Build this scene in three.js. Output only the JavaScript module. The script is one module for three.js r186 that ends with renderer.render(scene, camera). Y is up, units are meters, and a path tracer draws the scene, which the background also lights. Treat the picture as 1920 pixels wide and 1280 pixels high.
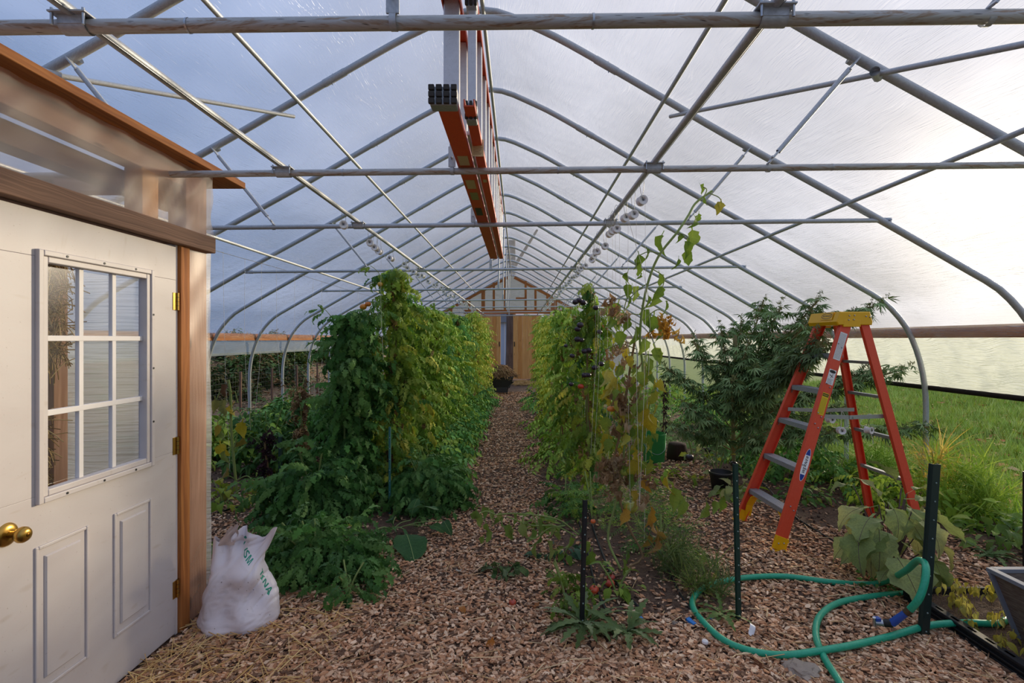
import * as THREE from 'three';
import { RoundedBoxGeometry } from 'three/addons/geometries/RoundedBoxGeometry.js';
import { mergeGeometries, mergeVertices } from 'three/addons/utils/BufferGeometryUtils.js';
import { createNoise3D, createNoise2D } from 'simplex-noise';

// ------------------------------------------------------------------ camera, sky, sun, exposure
const scene = new THREE.Scene();
const EYE = 1.55, FOCAL = 955;                       // eye height in metres, focal length in pixels of a 1920 x 1280 frame
const camera = new THREE.PerspectiveCamera(2 * Math.atan(640 / FOCAL) * 180 / Math.PI, 1.5, 0.05, 400);
camera.position.set(0, EYE, 0);
camera.setViewOffset(1920, 1280, -12, 4, 1920, 1280); // small lens shift
const renderer = new THREE.WebGLRenderer();
renderer.toneMapping = THREE.LinearToneMapping;
renderer.toneMappingExposure = 1.45;
renderer.shadowMap.enabled = true;

function mulberry(a) { return () => { a |= 0; a = a + 0x6D2B79F5 | 0; let t = Math.imul(a ^ a >>> 15, 1 | a); t = t + Math.imul(t ^ t >>> 7, 61 | t) ^ t; return ((t ^ t >>> 14) >>> 0) / 4294967296; }; }
let R = mulberry(11);
const rr = (a, b) => a + (b - a) * R();
const pick = (a) => a[Math.floor(R() * a.length)];
const n3 = createNoise3D(mulberry(5)), n2 = createNoise2D(mulberry(6));
const fbm3 = (x, y, z, o = 4) => { let s = 0, a = 0.5; for (let i = 0; i < o; i++) { s += a * n3(x, y, z); x *= 2.03; y *= 2.03; z *= 2.03; a *= 0.5; } return s; };
const clamp = THREE.MathUtils.clamp, lerp = THREE.MathUtils.lerp, smooth = THREE.MathUtils.smoothstep;
const V = (x, y, z) => new THREE.Vector3(x, y, z);

const SUN = V(1.04, 0.27, -1).normalize();            // low sun behind cloud, ahead and to the right
{
  const W = 1024, H = 512, d = new Float32Array(W * H * 4);
  const cool = [0.14, 0.205, 0.35], mid = [0.245, 0.295, 0.43], bright = [0.40, 0.41, 0.48];
  for (let j = 0; j < H; j++) for (let i = 0; i < W; i++) {
    const el = ((j + 0.5) / H - 0.5) * Math.PI, az = ((i + 0.5) / W - 0.5) * 2 * Math.PI;
    const x = Math.cos(el) * Math.cos(az), y = Math.sin(el), z = Math.cos(el) * Math.sin(az), ya = Math.max(y, 0);
    const c = x * SUN.x + y * SUN.y + z * SUN.z;
    // broken cloud deck, seen in perspective towards the horizon
    const k = 1 / (0.28 + ya), cl = fbm3(x * k * 0.9, z * k * 0.9, 3.1, 5), cl2 = fbm3(x * 2.2, y * 2.2 + 7, z * 2.2, 4);
    const toSun = smooth(c, -0.15, 0.95), halo = Math.pow(Math.max(c, 0), 90), wide = Math.pow(Math.max(c, 0), 9);
    const cloud = clamp(0.5 + 0.9 * cl + 0.5 * cl2, 0, 1);
    for (let q = 0; q < 3; q++) {
      let v = lerp(cool[q], mid[q], smooth(toSun, 0.0, 0.55) * 0.85 + 0.15 * ya);
      v = lerp(v, bright[q], smooth(toSun, 0.35, 1));
      v *= lerp(0.8, 1.22, cloud) * lerp(0.86, 1.3, smooth(ya, 0.05, 0.75));
      if (cloud > 0.5) v = lerp(v, (v + 0.42 * [0.98, 0.97, 1.06][q]) / 1.6, (cloud - 0.5) * 0.6);
      v += wide * [0.12, 0.105, 0.08][q] + halo * [0.9, 0.75, 0.5][q];
      d[(j * W + i) * 4 + q] = v;
    }
    d[(j * W + i) * 4 + 3] = 1;
  }
  const t = new THREE.DataTexture(d, W, H, THREE.RGBAFormat, THREE.FloatType);
  t.mapping = THREE.EquirectangularReflectionMapping; t.magFilter = THREE.LinearFilter; t.minFilter = THREE.LinearFilter; t.needsUpdate = true;
  scene.background = t; scene.environment = t;
  scene.backgroundIntensity = 1.0; scene.environmentIntensity = 1.0;
}
const sun = new THREE.DirectionalLight(new THREE.Color().setRGB(1, 0.84, 0.6), 3.2);
sun.position.copy(SUN).multiplyScalar(60).add(V(0, 0, -8)); sun.target.position.set(0, 0, -8);
sun.castShadow = true; sun.shadow.radius = 14; sun.shadow.mapSize.set(2048, 2048);
Object.assign(sun.shadow.camera, { left: -16, right: 16, top: 12, bottom: -12, near: 1, far: 140 });
scene.add(sun, sun.target);

// ------------------------------------------------------------------ helpers
const at = (px, py, Z) => V((px - 972) * Z / FOCAL, EYE - (py - 636) * Z / FOCAL, -Z);    // a measured point at Z metres ahead
const onGround = (px, py) => at(px, py, EYE * FOCAL / (py - 636));
const taken = new Map();
function numbered(n) { const k = taken.get(n) ?? 0; taken.set(n, k + 1); return k ? n + '_' + String(k).padStart(3, '0') : n; }
function tag(o, label, category, group, kind) { if (label) o.userData.label = label; if (category) o.userData.category = category; if (group) o.userData.group = group; if (kind) o.userData.kind = kind; return o; }
function thing(name, label, category, p = [0, 0, 0], ry = 0, group) {
  const o = new THREE.Group(); o.name = numbered(name); o.position.set(...(p.isVector3 ? p.toArray() : p)); o.rotation.y = ry; scene.add(o);
  return tag(o, label, category, group);
}
function mesh(name, geo, mat, parent = scene) {
  const m = new THREE.Mesh(Array.isArray(geo) ? merge(geo) : geo, mat); m.name = parent === scene ? numbered(name) : name;
  m.castShadow = m.receiveShadow = true; parent.add(m); return m;
}
const single = (name, geo, mat, label, cat, group) => tag(mesh(name, geo, mat), label, cat, group);
const struct = (name, geo, mat, label) => tag(mesh(name, geo, mat), label, null, null, 'structure');
function sgroup(name, label, p = [0, 0, 0]) { const o = thing(name, label, null, p); o.userData.kind = 'structure'; return o; }
function merge(list) {
  return mergeGeometries(list.map((g) => {
    const h = g.index ? g.toNonIndexed() : g.clone();
    for (const k of Object.keys(h.attributes)) if (!['position', 'normal', 'uv'].includes(k)) h.deleteAttribute(k);
    if (!h.attributes.uv) h.setAttribute('uv', new THREE.BufferAttribute(new Float32Array(h.attributes.position.count * 2), 2));
    return h;
  }));
}
// box by its extents; bevelled; uv in metres with v along the longest side
function bx(x0, x1, y0, y1, z0, z1, bev = 0.003) {
  const w = x1 - x0, h = y1 - y0, d = z1 - z0, m = Math.min(w, h, d);
  const g = bev > 0 && m > bev * 2.2 ? new RoundedBoxGeometry(w, h, d, 1, bev) : new THREE.BoxGeometry(w, h, d);
  const p = g.attributes.position, n = g.attributes.normal, uv = g.attributes.uv, off = (x0 * 3.7 + y0 * 5.3 + z0 * 2.9) % 7, L = [w, h, d], lg = L.indexOf(Math.max(...L));
  for (let i = 0; i < p.count; i++) {
    const q = [p.getX(i), p.getY(i), p.getZ(i)], a = [Math.abs(n.getX(i)), Math.abs(n.getY(i)), Math.abs(n.getZ(i))], ax = a.indexOf(Math.max(...a));
    const others = [0, 1, 2].filter((k) => k !== ax), vAx = others.includes(lg) ? lg : others[0], uAx = others.find((k) => k !== vAx);
    uv.setXY(i, q[uAx] + off, q[vAx] + off * 1.7);
  }
  g.translate((x0 + x1) / 2, (y0 + y1) / 2, (z0 + z1) / 2); return g;
}
function bar(a, b, r0, r1 = r0, seg = 10, caps = false) {
  const d = b.clone().sub(a), L = d.length(), g = new THREE.CylinderGeometry(r1, r0, L, seg, 1, !caps);
  const uv = g.attributes.uv; for (let i = 0; i < uv.count; i++) uv.setXY(i, uv.getX(i) * 6.28 * r0, uv.getY(i) * L);
  g.translate(0, L / 2, 0); g.applyQuaternion(new THREE.Quaternion().setFromUnitVectors(V(0, 1, 0), d.normalize())); g.translate(a.x, a.y, a.z); return g;
}
function tube(pts, r, seg = 0, rad = 6, tension = 0.5) {
  const c = new THREE.CatmullRomCurve3(pts, false, 'centripetal', tension), n = seg || Math.max(4, pts.length * 4), g = new THREE.TubeGeometry(c, n, r, rad, false);
  const L = c.getLength(), uv = g.attributes.uv; for (let i = 0; i < uv.count; i++) uv.setXY(i, uv.getY(i) * 6.28 * r, uv.getX(i) * L);
  return g;
}
// beam: box from a to b with a cross-section w x h, "up" roughly along u
function beam(a, b, w, h, u = V(0, 1, 0), bev = 0.002) {
  const d = b.clone().sub(a), L = d.length(), z = d.normalize(), x = V(0, 0, 0).crossVectors(u, z).normalize(), y = V(0, 0, 0).crossVectors(z, x);
  const g = bx(-w / 2, w / 2, -h / 2, h / 2, 0, L, bev); g.applyMatrix4(new THREE.Matrix4().makeBasis(x, y, z).setPosition(a)); return g;
}
function lathe(pts, seg = 16) { return new THREE.LatheGeometry(pts.map(([x, y]) => new THREE.Vector2(x, y)), seg); }
function extr(pts, depth, bev = 0) { const s = new THREE.Shape(pts.map(([x, y]) => new THREE.Vector2(x, y))); return new THREE.ExtrudeGeometry(s, { depth, bevelEnabled: bev > 0, bevelSize: bev, bevelThickness: bev, bevelSegments: 1, curveSegments: 4 }); }

// ------------------------------------------------------------------ textures
function noiseTile(size, f) {   // f(u, v, tile noise) -> [r, g, b] 0..1, wraps round
  const d = new Uint8Array(size * size * 4);
  const tn = (u, v, fu, fv = fu, s = 0) => { const a = u * 6.2832, b = v * 6.2832, r1 = fu / 6.2832, r2 = fv / 6.2832; return 0.5 * (n3(Math.cos(a) * r1 + s, Math.sin(a) * r1 + 3.3 * Math.cos(b) * r2, Math.sin(b) * r2 * 1.7 + s) + n3(Math.cos(a) * r1 * 1.31 - s, Math.sin(b) * r2 * 1.37, Math.cos(b) * r2 * 1.37 + Math.sin(a) * r1 * 1.31)); };
  for (let j = 0; j < size; j++) for (let i = 0; i < size; i++) { const c = f(i / size, j / size, tn); for (let q = 0; q < 3; q++) d[(j * size + i) * 4 + q] = clamp(c[q] * 255, 0, 255); d[(j * size + i) * 4 + 3] = 255; }
  return d;
}
function makeTex(size, f, srgb = true, rep = [1, 1]) {
  const t = new THREE.DataTexture(noiseTile(size, f), size, size); t.wrapS = t.wrapT = THREE.RepeatWrapping; t.magFilter = THREE.LinearFilter; t.minFilter = THREE.LinearMipmapLinearFilter; t.generateMipmaps = true;
  if (srgb) t.colorSpace = THREE.SRGBColorSpace; t.repeat.set(...rep); t.needsUpdate = true; return t;
}
const mix3 = (a, b, t) => [lerp(a[0], b[0], t), lerp(a[1], b[1], t), lerp(a[2], b[2], t)];
const rgb = (r, g, b) => [r / 255, g / 255, b / 255];
function woodTex(dark, mid, light, knots = 2, sx = 26) {
  return makeTex(512, (u, v, tn) => {
    const warp = 0.018 * tn(u, v, 2, 2, 4) + 0.008 * tn(u, v, 6, 4, 9);
    let g = 0.5 + 0.5 * tn(u + warp, v, sx, 1.2, 2), f = 0.5 + 0.5 * tn(u + warp, v, sx * 3.2, 4, 7), k = 0;
    for (let i = 0; i < knots; i++) { const ku = (0.23 + i * 0.37) % 1, kv = (0.31 + i * 0.43) % 1, du = (u - ku) * 3.2, dv = (v - kv) * 1.6; k = Math.max(k, Math.exp(-(du * du + dv * dv) * 700)); }
    const c = mix3(dark, mix3(mid, light, f), clamp(0.25 + 0.9 * g, 0, 1)); return mix3(c, dark.map((x) => x * 0.5), k * 0.85);
  }, true, [1.8, 0.7]);
}
const S = (o) => new THREE.MeshStandardMaterial({ side: THREE.DoubleSide, ...o });
const P = (o) => new THREE.MeshPhysicalMaterial({ side: THREE.DoubleSide, ...o });
const lin = (hex) => new THREE.Color(hex);

const T = {};
T.galv = makeTex(256, (u, v, tn) => { const s = 0.5 + 0.35 * tn(u, v, 22, 22, 1) + 0.2 * tn(u, v, 60, 60, 5); return mix3(rgb(168, 172, 176), rgb(206, 209, 212), s); }, true, [4, 1.5]);
T.galvDirty = makeTex(512, (u, v, tn) => { const s = 0.5 + 0.4 * tn(u, v, 18, 10, 1), r = smooth(tn(u, v, 9, 4, 8) + 0.5 * tn(u, v, 40, 22, 3), 0.15, 0.7), m = smooth(tn(u, v, 26, 9, 12), 0.62, 0.8); return mix3(mix3(mix3(rgb(176, 174, 170), rgb(205, 203, 198), s), rgb(158, 130, 104), r * 0.75), rgb(60, 54, 48), m * 0.8); }, true, [6, 1.1]);
T.galvR = makeTex(256, (u, v, tn) => { const s = 0.5 + 0.3 * tn(u, v, 26, 26, 3); return [s, 0.38 + 0.25 * s, s]; }, false, [4, 1.5]);
T.cedar = woodTex(rgb(120, 62, 22), rgb(176, 104, 44), rgb(204, 138, 70), 2, 20);
T.weathered = woodTex(rgb(84, 62, 50), rgb(130, 98, 78), rgb(158, 124, 102), 2, 56);
T.pine = woodTex(rgb(206, 138, 72), rgb(236, 172, 98), rgb(246, 194, 124), 3, 16);
T.pink = woodTex(rgb(138, 96, 72), rgb(178, 134, 108), rgb(200, 160, 134), 3, 14);
T.soil = makeTex(1024, (u, v, tn) => { const a = 0.5 + 0.5 * tn(u, v, 14, 14, 1), b = 0.5 + 0.5 * tn(u, v, 70, 70, 4), c = smooth(tn(u, v, 120, 120, 6), 0.35, 0.6); return mix3(mix3(mix3(rgb(66, 50, 40), rgb(112, 86, 68), a), rgb(140, 112, 90), b * 0.5), rgb(186, 158, 130), c * 0.5); }, true, [0.7, 0.7]);
T.soilB = makeTex(512, (u, v, tn) => { const s = 0.5 + 0.3 * tn(u, v, 30, 30, 2) + 0.25 * tn(u, v, 90, 90, 5); return [s, s, s]; }, false, [1.4, 1.4]);
T.lawn = makeTex(512, (u, v, tn) => { const a = 0.5 + 0.5 * tn(u, v, 8, 8, 1), b = 0.5 + 0.5 * tn(u, v, 60, 60, 4); return mix3(mix3(rgb(92, 120, 40), rgb(140, 158, 62), a), rgb(60, 84, 30), b * 0.5); }, true, [0.3, 0.3]);
T.paint = makeTex(1024, (u, v, tn) => { const a = 0.5 + 0.5 * tn(u, v, 4, 4, 1), sp = smooth(tn(u, v, 190, 190, 9), 0.7, 0.84) * smooth(tn(u, v, 5, 5, 3), -0.1, 0.5), sm = smooth(tn(u, v, 7, 14, 6), 0.45, 0.9), sc = smooth(tn(u, v, 90, 30, 14), 0.74, 0.84); return mix3(mix3(mix3(rgb(200, 191, 188), rgb(210, 203, 200), a), rgb(176, 158, 142), sm * 0.3), rgb(128, 112, 100), clamp(sp * 0.45 + sc * 0.3, 0, 1)); }, true, [0.9, 0.9]);
T.bagB = makeTex(512, (u, v, tn) => { const s = 0.5 + 0.35 * tn(u, v, 6, 14, 2) + 0.2 * tn(u, v, 16, 34, 5); return [s, s, s]; }, false, [1, 1]);
// polythene: faint ripples running down from bow to bow; grey channel = haze
T.filmR = makeTex(1024, (u, v, tn) => { const w = 0.02 * tn(u, v, 3, 3, 2), s1 = smooth(tn(u + w, v + w, 5, 60, 3), 0.25, 0.8), s2 = smooth(tn(u + w, v, 4, 150, 8), 0.3, 0.9), pz = smooth(tn(u, v, 3, 3, 21), -0.2, 0.6), e = Math.exp(-Math.min(u, 1 - u) * 9), b = 0.5 + 0.5 * tn(u, v, 6, 6, 30); const h = 0.34 + 0.07 * b + (s1 * 0.42 + s2 * 0.3) * pz * (0.35 + 1.0 * e) + 0.1 * e; return [h, h, h]; }, false);
T.filmB = makeTex(1024, (u, v, tn) => { const w = 0.02 * tn(u, v, 3, 3, 2), s = 0.5 + 0.2 * tn(u + w, v + w, 5, 60, 3) + 0.12 * tn(u + w, v, 4, 150, 8) + 0.2 * tn(u, v, 5, 4, 12); return [s, s, s]; }, false);
const M = {};
M.galv = S({ map: T.galv, roughnessMap: T.galvR, metalness: 0.4, roughness: 1 });
M.galvDirty = S({ map: T.galvDirty, metalness: 0.45, roughness: 0.55 });
M.film = P({ color: 0xffffff, transmission: 1, thickness: 0, roughness: 1, roughnessMap: T.filmR, bumpMap: T.filmB, bumpScale: 0.011, ior: 1.5 });
M.curtain = P({ color: lin('#dde2da'), transmission: 0.9, thickness: 0, roughness: 0.9, bumpMap: T.filmB, bumpScale: 0.02, ior: 1.4, specularIntensity: 0.5 });
M.cedar = S({ map: T.cedar, roughness: 0.75, bumpMap: T.cedar, bumpScale: 0.0012 });
M.weathered = S({ map: T.weathered, roughness: 0.85, bumpMap: T.weathered, bumpScale: 0.002 });
M.pine = S({ map: T.pine, roughness: 0.7 });
M.pineB = S({ map: T.pine, roughness: 0.7, color: lin('#f1e2cf') });
M.pink = S({ map: T.pink, roughness: 0.85 });
M.soil = S({ map: T.soil, bumpMap: T.soilB, bumpScale: 0.02, roughness: 1 });
M.steel = S({ color: 0xb8bcc0, metalness: 0.9, roughness: 0.35 });
M.brass = S({ color: lin('#b8924a'), metalness: 1, roughness: 0.3 });
M.white = S({ color: lin('#e4e0de'), roughness: 0.5 });
M.paint = S({ map: T.paint, roughness: 0.45 });
M.black = S({ color: lin('#1b1c1e'), roughness: 0.5 });
M.orange = S({ color: lin('#d8431f'), roughness: 0.42 });
M.yellow = S({ color: lin('#f2b705'), roughness: 0.4 });
M.alu = S({ map: T.galv, color: lin('#e8e8e8'), metalness: 0.6, roughness: 0.45 });
M.twine = S({ color: lin('#e8e4d8'), roughness: 0.9 });
// ------------------------------------------------------------------ the tunnel: ground, bows, film
const BAY = 1.22, Z0 = 1.386, CX = -0.28;                       // bow spacing, nearest bow in view, ridge line
const bowZ = (k) => Z0 + BAY * k, LAST = 15, BACK = bowZ(LAST);
const PROF = [[4.315, -0.1], [4.315, 0.55], [4.31, 1.04], [4.25, 1.36], [4.135, 1.645], [4.02, 1.80], [3.887, 1.93], [3.62, 2.09], [3.15, 2.36], [2.68, 2.623], [2.52, 2.71], [1.85, 3.08], [1.29, 3.405], [0.717, 3.735], [0.56, 3.82], [0.415, 3.888], [0.15, 4.0], [0, 4.022]];
const roofH = (u) => { u = Math.abs(u); for (let i = PROF.length - 1; i > 3; i--) if (u <= PROF[i - 1][0] && u >= PROF[i][0]) return lerp(PROF[i][1], PROF[i - 1][1], (u - PROF[i][0]) / (PROF[i - 1][0] - PROF[i][0])); return 1.5; };
const arch = [...PROF.map(([u, h]) => V(u, h, 0)), ...PROF.slice(0, -1).reverse().map(([u, h]) => V(-u, h, 0))];
const archCurve = new THREE.CatmullRomCurve3(arch, false, 'centripetal');

// ground inside
const groundY = (x, z) => 0.012 * n2(x * 0.8, z * 0.8) + 0.006 * n2(x * 3, z * 3) + 0.05 * smooth(Math.abs(x + 1.25), 0, 0.55) * 0 + (z < -3.6 ? 0.05 * (Math.exp(-Math.pow((x - 0.75) / 0.4, 2)) + Math.exp(-Math.pow((x + 1.35) / 0.4, 2))) * smooth(-z, 3.6, 4.6) : 0);
function terrain(x0, x1, z0, z1, nx, nz, f, s = 1) {
  const g = new THREE.PlaneGeometry(1, 1, nx, nz), p = g.attributes.position, uv = g.attributes.uv;
  for (let i = 0; i < p.count; i++) { const x = lerp(x0, x1, p.getX(i) + 0.5), z = lerp(z0, z1, 0.5 - p.getY(i)); p.setXYZ(i, x, f(x, z), z); uv.setXY(i, x * s, z * s); }
  g.computeVertexNormals(); return g;
}
struct('floor', terrain(-4.7, 4.2, -21, 4.5, 180, 420, groundY), M.soil, 'brown soil ground inside the greenhouse');

// bows
const FRAME = sgroup('greenhouse_frame', 'galvanized pipe frame of the tunnel: bows, ties, braces and purlins');
function framePart(name, p = [0, 0, 0]) { const o = new THREE.Group(); o.name = name; o.position.set(...p); FRAME.add(o); return o; }
const bowGeo = new THREE.TubeGeometry(archCurve, 110, 0.0255, 10, false);
{ const L = archCurve.getLength(), uv = bowGeo.attributes.uv; for (let i = 0; i < uv.count; i++) uv.setXY(i, uv.getY(i) * 0.16, uv.getX(i) * L); }
const sleeveAt = (u) => { const s = Math.sign(u), a = Math.abs(u); return [V(u, roofH(a), 0), V(s * (a + 0.16), roofH(a + 0.16), 0)]; };
for (let k = 0; k <= LAST; k++) {
  const b = framePart('hoop_bow', [CX, 0, -bowZ(k)]);
  mesh('tube', bowGeo, M.galv, b);
  for (const u of [0.86, -1.02]) {
    const [p, q] = sleeveAt(u); mesh('sleeve', bar(p, q, 0.0285, 0.0285, 10), M.galv, b);
    mesh('bolt', bar(p.clone().lerp(q, 0.6).add(V(0, -0.045, 0)), p.clone().lerp(q, 0.6).add(V(0, 0.04, 0)), 0.004, 0.004, 5, true), M.steel, b);
  }
}
// trusses: tie, king post, two braces; not on every bow
const TIE_H = 2.41, tieY = (x) => TIE_H + 0.011 * (x - CX);
const flatEnd = (a, d, w = 0.034) => beam(a, a.clone().addScaledVector(d, 0.09), 0.008, w, V(0, 0, 1));
for (const k of [0, 1, 2, 4, 6, 8, 10, 12, 14]) {
  const z = -bowZ(k), r = k === 0 ? 0.0185 : 0.0168;
  const t = framePart('cross_tie', [0, 0, z]);
  const xl = CX - 3.03, xr = CX + 3.03, a = V(xl, tieY(xl), 0), b = V(xr, tieY(xr), 0);
  if (k === 0) { a.set(-3.3, tieY(-3.3), 0); b.set(2.85, tieY(2.85), 0); }
  mesh('pipe', bar(a, b, r, r, 14, true), k < 2 ? M.galvDirty : M.galv, t);
  for (const [p, s] of [[a, -1], [b, 1]]) mesh('flattened_end', [bx(p.x - 0.05, p.x + 0.05, p.y - 0.02, p.y + 0.02, -0.006, 0.006, 0.002), bar(V(p.x + s * 0.03, p.y, -0.03), V(p.x + s * 0.03, p.y, 0.03), 0.007, 0.007, 6, true)], M.galv, t);
  if (k < 3) for (const x of [0.2, 1.6, -0.9]) mesh('band', bar(V(x, tieY(x), 0), V(x + 0.006, tieY(x), 0), r + 0.0015, r + 0.0015, 12), M.steel, t);
  const kp = framePart('king_post', [CX - 0.058, 0, z + 0.004]);
  mesh('pipe', bar(V(0, TIE_H + 0.11, 0), V(0.02, 3.96, 0), 0.0135, 0.0135, 10), M.galv, kp);
  mesh('flattened_end', [beam(V(0, TIE_H + 0.015, 0.012), V(0, TIE_H + 0.12, 0.012), 0.036, 0.007, V(0, 0, 1)), bar(V(0, TIE_H + 0.06, -0.02), V(0, TIE_H + 0.06, 0.045), 0.006, 0.006, 6, true)], M.galv, kp);
  mesh('clamp', bar(V(-0.009, TIE_H, 0), V(0.009, TIE_H, 0), r + 0.004, r + 0.004, 12), M.galv, kp);
  for (const s of [-1, 1]) {
    const p = V(CX + s * 1.56, tieY(CX + s * 1.56) + 0.03, 0.02), q = V(CX + s * 2.0, roofH(2.0) - 0.03, 0.02), d = q.clone().sub(p).normalize();
    const br = framePart('truss_brace', [0, 0, z]);
    mesh('pipe', bar(p.clone().addScaledVector(d, 0.06), q.clone().addScaledVector(d, -0.06), 0.0125, 0.0125, 10), M.galv, br);
    mesh('flattened_end', flatEnd(p.clone().addScaledVector(d, -0.02), d), M.galv, br); mesh('flattened_end', flatEnd(q.clone().addScaledVector(d, -0.07), d), M.galv, br);
    mesh('clamp', [bar(V(p.x - 0.009, tieY(p.x), -0.004), V(p.x + 0.009, tieY(p.x), -0.004), r + 0.004, r + 0.004, 12), bar(V(p.x, p.y - 0.01, -0.01), V(p.x, p.y + 0.014, 0.045), 0.006, 0.006, 6, true)], M.galv, br);
    const al = V(s * 0.875, -0.485, 0), m = V(q.x, roofH(2.0), -0.02); mesh('clamp', bar(m.clone().addScaledVector(al, -0.012), m.clone().addScaledVector(al, 0.012), 0.031, 0.031, 12), M.galv, br);
  }
}
// long pipes
function longPipe(name, x, y, z0, z1, r, mat = M.galv) { return mesh(name, bar(V(x, y, z0), V(x, y, z1), r, r, 12, true), mat, FRAME); }
for (const s of [-1, 1]) {
  const side = s < 0 ? 'left' : 'right';
  longPipe('roof_purlin', CX + s * 1.36, roofH(1.36) - 0.043, 1.5, -BACK + 0.15, 0.0155);
  longPipe('roof_purlin', CX + s * 2.72, roofH(2.72) - 0.043, 1.5, -BACK + 0.15, 0.0155);
  const db = framePart('diagonal_brace');
  const p = V(CX + s * 1.45, roofH(1.45) - 0.045, -bowZ(2) - 0.1), q = V(CX + s * 2.76, roofH(2.76) - 0.045, -bowZ(0) + 0.12);
  mesh('pipe', bar(p, q, 0.0145, 0.0145, 12, true), M.galv, db);
  const cm = p.clone().lerp(q, 0.5); mesh('clamp', bar(cm.clone().add(V(-0.03, 0, 0.03)), cm.clone().add(V(0.03, 0, -0.03)), 0.024, 0.024, 10), M.galv, db);
}
longPipe('ridge_pipe', CX + 0.02, 3.965, 1.5, -BACK + 0.15, 0.0155);
const TRL = -1.2, TRR = 0.69, TRY = TIE_H + 0.034;
for (const [x, side] of [[TRL, 'left'], [TRR, 'right']]) {
  const t = framePart('trellis_pipe', [x, 0, 0]);
  mesh('pipe', bar(V(0, TRY + 0.011 * x, 1.2), V(0, TRY + 0.011 * x, -bowZ(14) - 0.3), 0.0152, 0.0152, 12, true), M.galv, t);
  const seam = bar(V(0.012, TRY + 0.011 * x - 0.012, 1), V(0.012, TRY + 0.011 * x - 0.012, -18), 0.0018, 0.0018, 4); mesh('seam', seam, M.steel, t);
  for (const k of [0, 1, 2, 4, 6]) {
    const z = -bowZ(k), y = tieY(x);
    const bk = mesh('bracket', [bx(-0.05, 0.05, y + 0.0195, y + 0.0245, z - 0.038, z + 0.038, 0.001), bar(V(-0.036, y, z), V(0.036, y, z), 0.0222, 0.0222, 14), bx(-0.036, 0.036, y - 0.004, y + 0.02, z + 0.0195, z + 0.023, 0.001)], M.galv, t);
    for (const s of [-1, 1]) mesh('bolt', bar(V(s * 0.042, y - 0.012, z + 0.031), V(s * 0.042, y + 0.032, z + 0.031), 0.004, 0.004, 6, true), M.steel, bk);
  }
}
// polythene roof, a little slack between bows
const HIP = 1.66;
function filmGeo(z0, z1, stepsPerBay = 5) {
  const prof = []; for (let i = 0; i <= 240; i++) { const p = archCurve.getPoint(i / 240); if (p.y > HIP - 0.1 || (Math.abs(p.x) < 4.1)) prof.push(p); }
  const inward = prof.map((p, i) => { const a = prof[Math.max(i - 1, 0)], b = prof[Math.min(i + 1, prof.length - 1)], t = b.clone().sub(a).normalize(); return V(-t.y, t.x, 0); });   // outward normal, up to sign
  const rows = [], nz = Math.round((z1 - z0) / BAY * stepsPerBay); let s = 0; const pos = [], uv = [], idx = [];
  for (let i = 0; i < prof.length; i++) {
    if (i) s += prof[i].distanceTo(prof[i - 1]);
    const o = inward[i].clone(); if (o.y < 0 || (Math.abs(o.y) < 0.05 && Math.sign(o.x) !== Math.sign(prof[i].x))) o.negate();
    for (let j = 0; j <= nz; j++) {
      const z = lerp(z0, z1, j / nz), ph = ((z - Z0) / BAY) % 1, f = Math.pow(Math.abs(Math.sin(Math.PI * ph)), 0.7), dz = 0.034 - 0.022 * f + 0.006 * n3(prof[i].x * 1.4, prof[i].y * 1.4, z * 2.4) * f;
      pos.push(CX + prof[i].x + o.x * dz, prof[i].y + o.y * dz, -z); uv.push((z - Z0) / BAY, s / 1.4);
    }
  }
  for (let i = 0; i < prof.length - 1; i++) for (let j = 0; j < nz; j++) { const a = i * (nz + 1) + j, b = a + nz + 1; idx.push(a, b, a + 1, b, b + 1, a + 1); }
  const g = new THREE.BufferGeometry(); g.setAttribute('position', new THREE.Float32BufferAttribute(pos, 3)); g.setAttribute('uv', new THREE.Float32BufferAttribute(uv, 2)); g.setIndex(idx); g.computeVertexNormals(); return g;
}
struct('ceiling', filmGeo(Z0 - 4 * BAY, BACK + 0.05), M.film, 'clear rippled polythene film stretched over the bows');
// hip boards and roll-up side curtains
function board(name, label, x0, x1, y0, y1, z0, z1, mat) { return struct(name, bx(x0, x1, y0, y1, z0, z1, 0.004), mat, label); }
board('trim_1', 'long brown hip board behind the bows on the left side', CX - 4.24, CX - 4.2, 1.53, 1.645, -BACK, 3.2, M.cedar);
board('trim_2', 'long brown hip board behind the bows on the right side', CX + 4.22, CX + 4.26, 1.565, 1.675, -BACK, 3.2, M.cedar);
function curtainGeo(x, s, top, bot, bulge) {
  const pos = [], uv = [], idx = [], nz = 260, ny = 8;
  for (let i = 0; i <= ny; i++) for (let j = 0; j <= nz; j++) { const t = i / ny, z = lerp(3.2, -BACK, j / nz); pos.push(x + s * bulge * Math.sin(t * Math.PI * 0.55) + s * 0.012 * n2(z * 5, t * 1.5), lerp(top, bot, t) + 0.008 * n2(z * 1.5, 3) * t, z); uv.push(z / 1.2, t * (top - bot) / 1.4); }
  for (let i = 0; i < ny; i++) for (let j = 0; j < nz; j++) { const a = i * (nz + 1) + j, b = a + nz + 1; idx.push(a, b, a + 1, b, b + 1, a + 1); }
  const g = new THREE.BufferGeometry(); g.setAttribute('position', new THREE.Float32BufferAttribute(pos, 3)); g.setAttribute('uv', new THREE.Float32BufferAttribute(uv, 2)); g.setIndex(idx); g.computeVertexNormals(); return g;
}
struct('wall_left', curtainGeo(CX - 4.27, -1, 1.6, 1.32, 0.05), M.curtain, 'short gathered white polythene side curtain rolled up on the left');
struct('wall_right', curtainGeo(CX + 4.28, 1, 1.62, 1.08, 0.08), M.curtain, 'white polythene side curtain let halfway down on the right');
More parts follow.
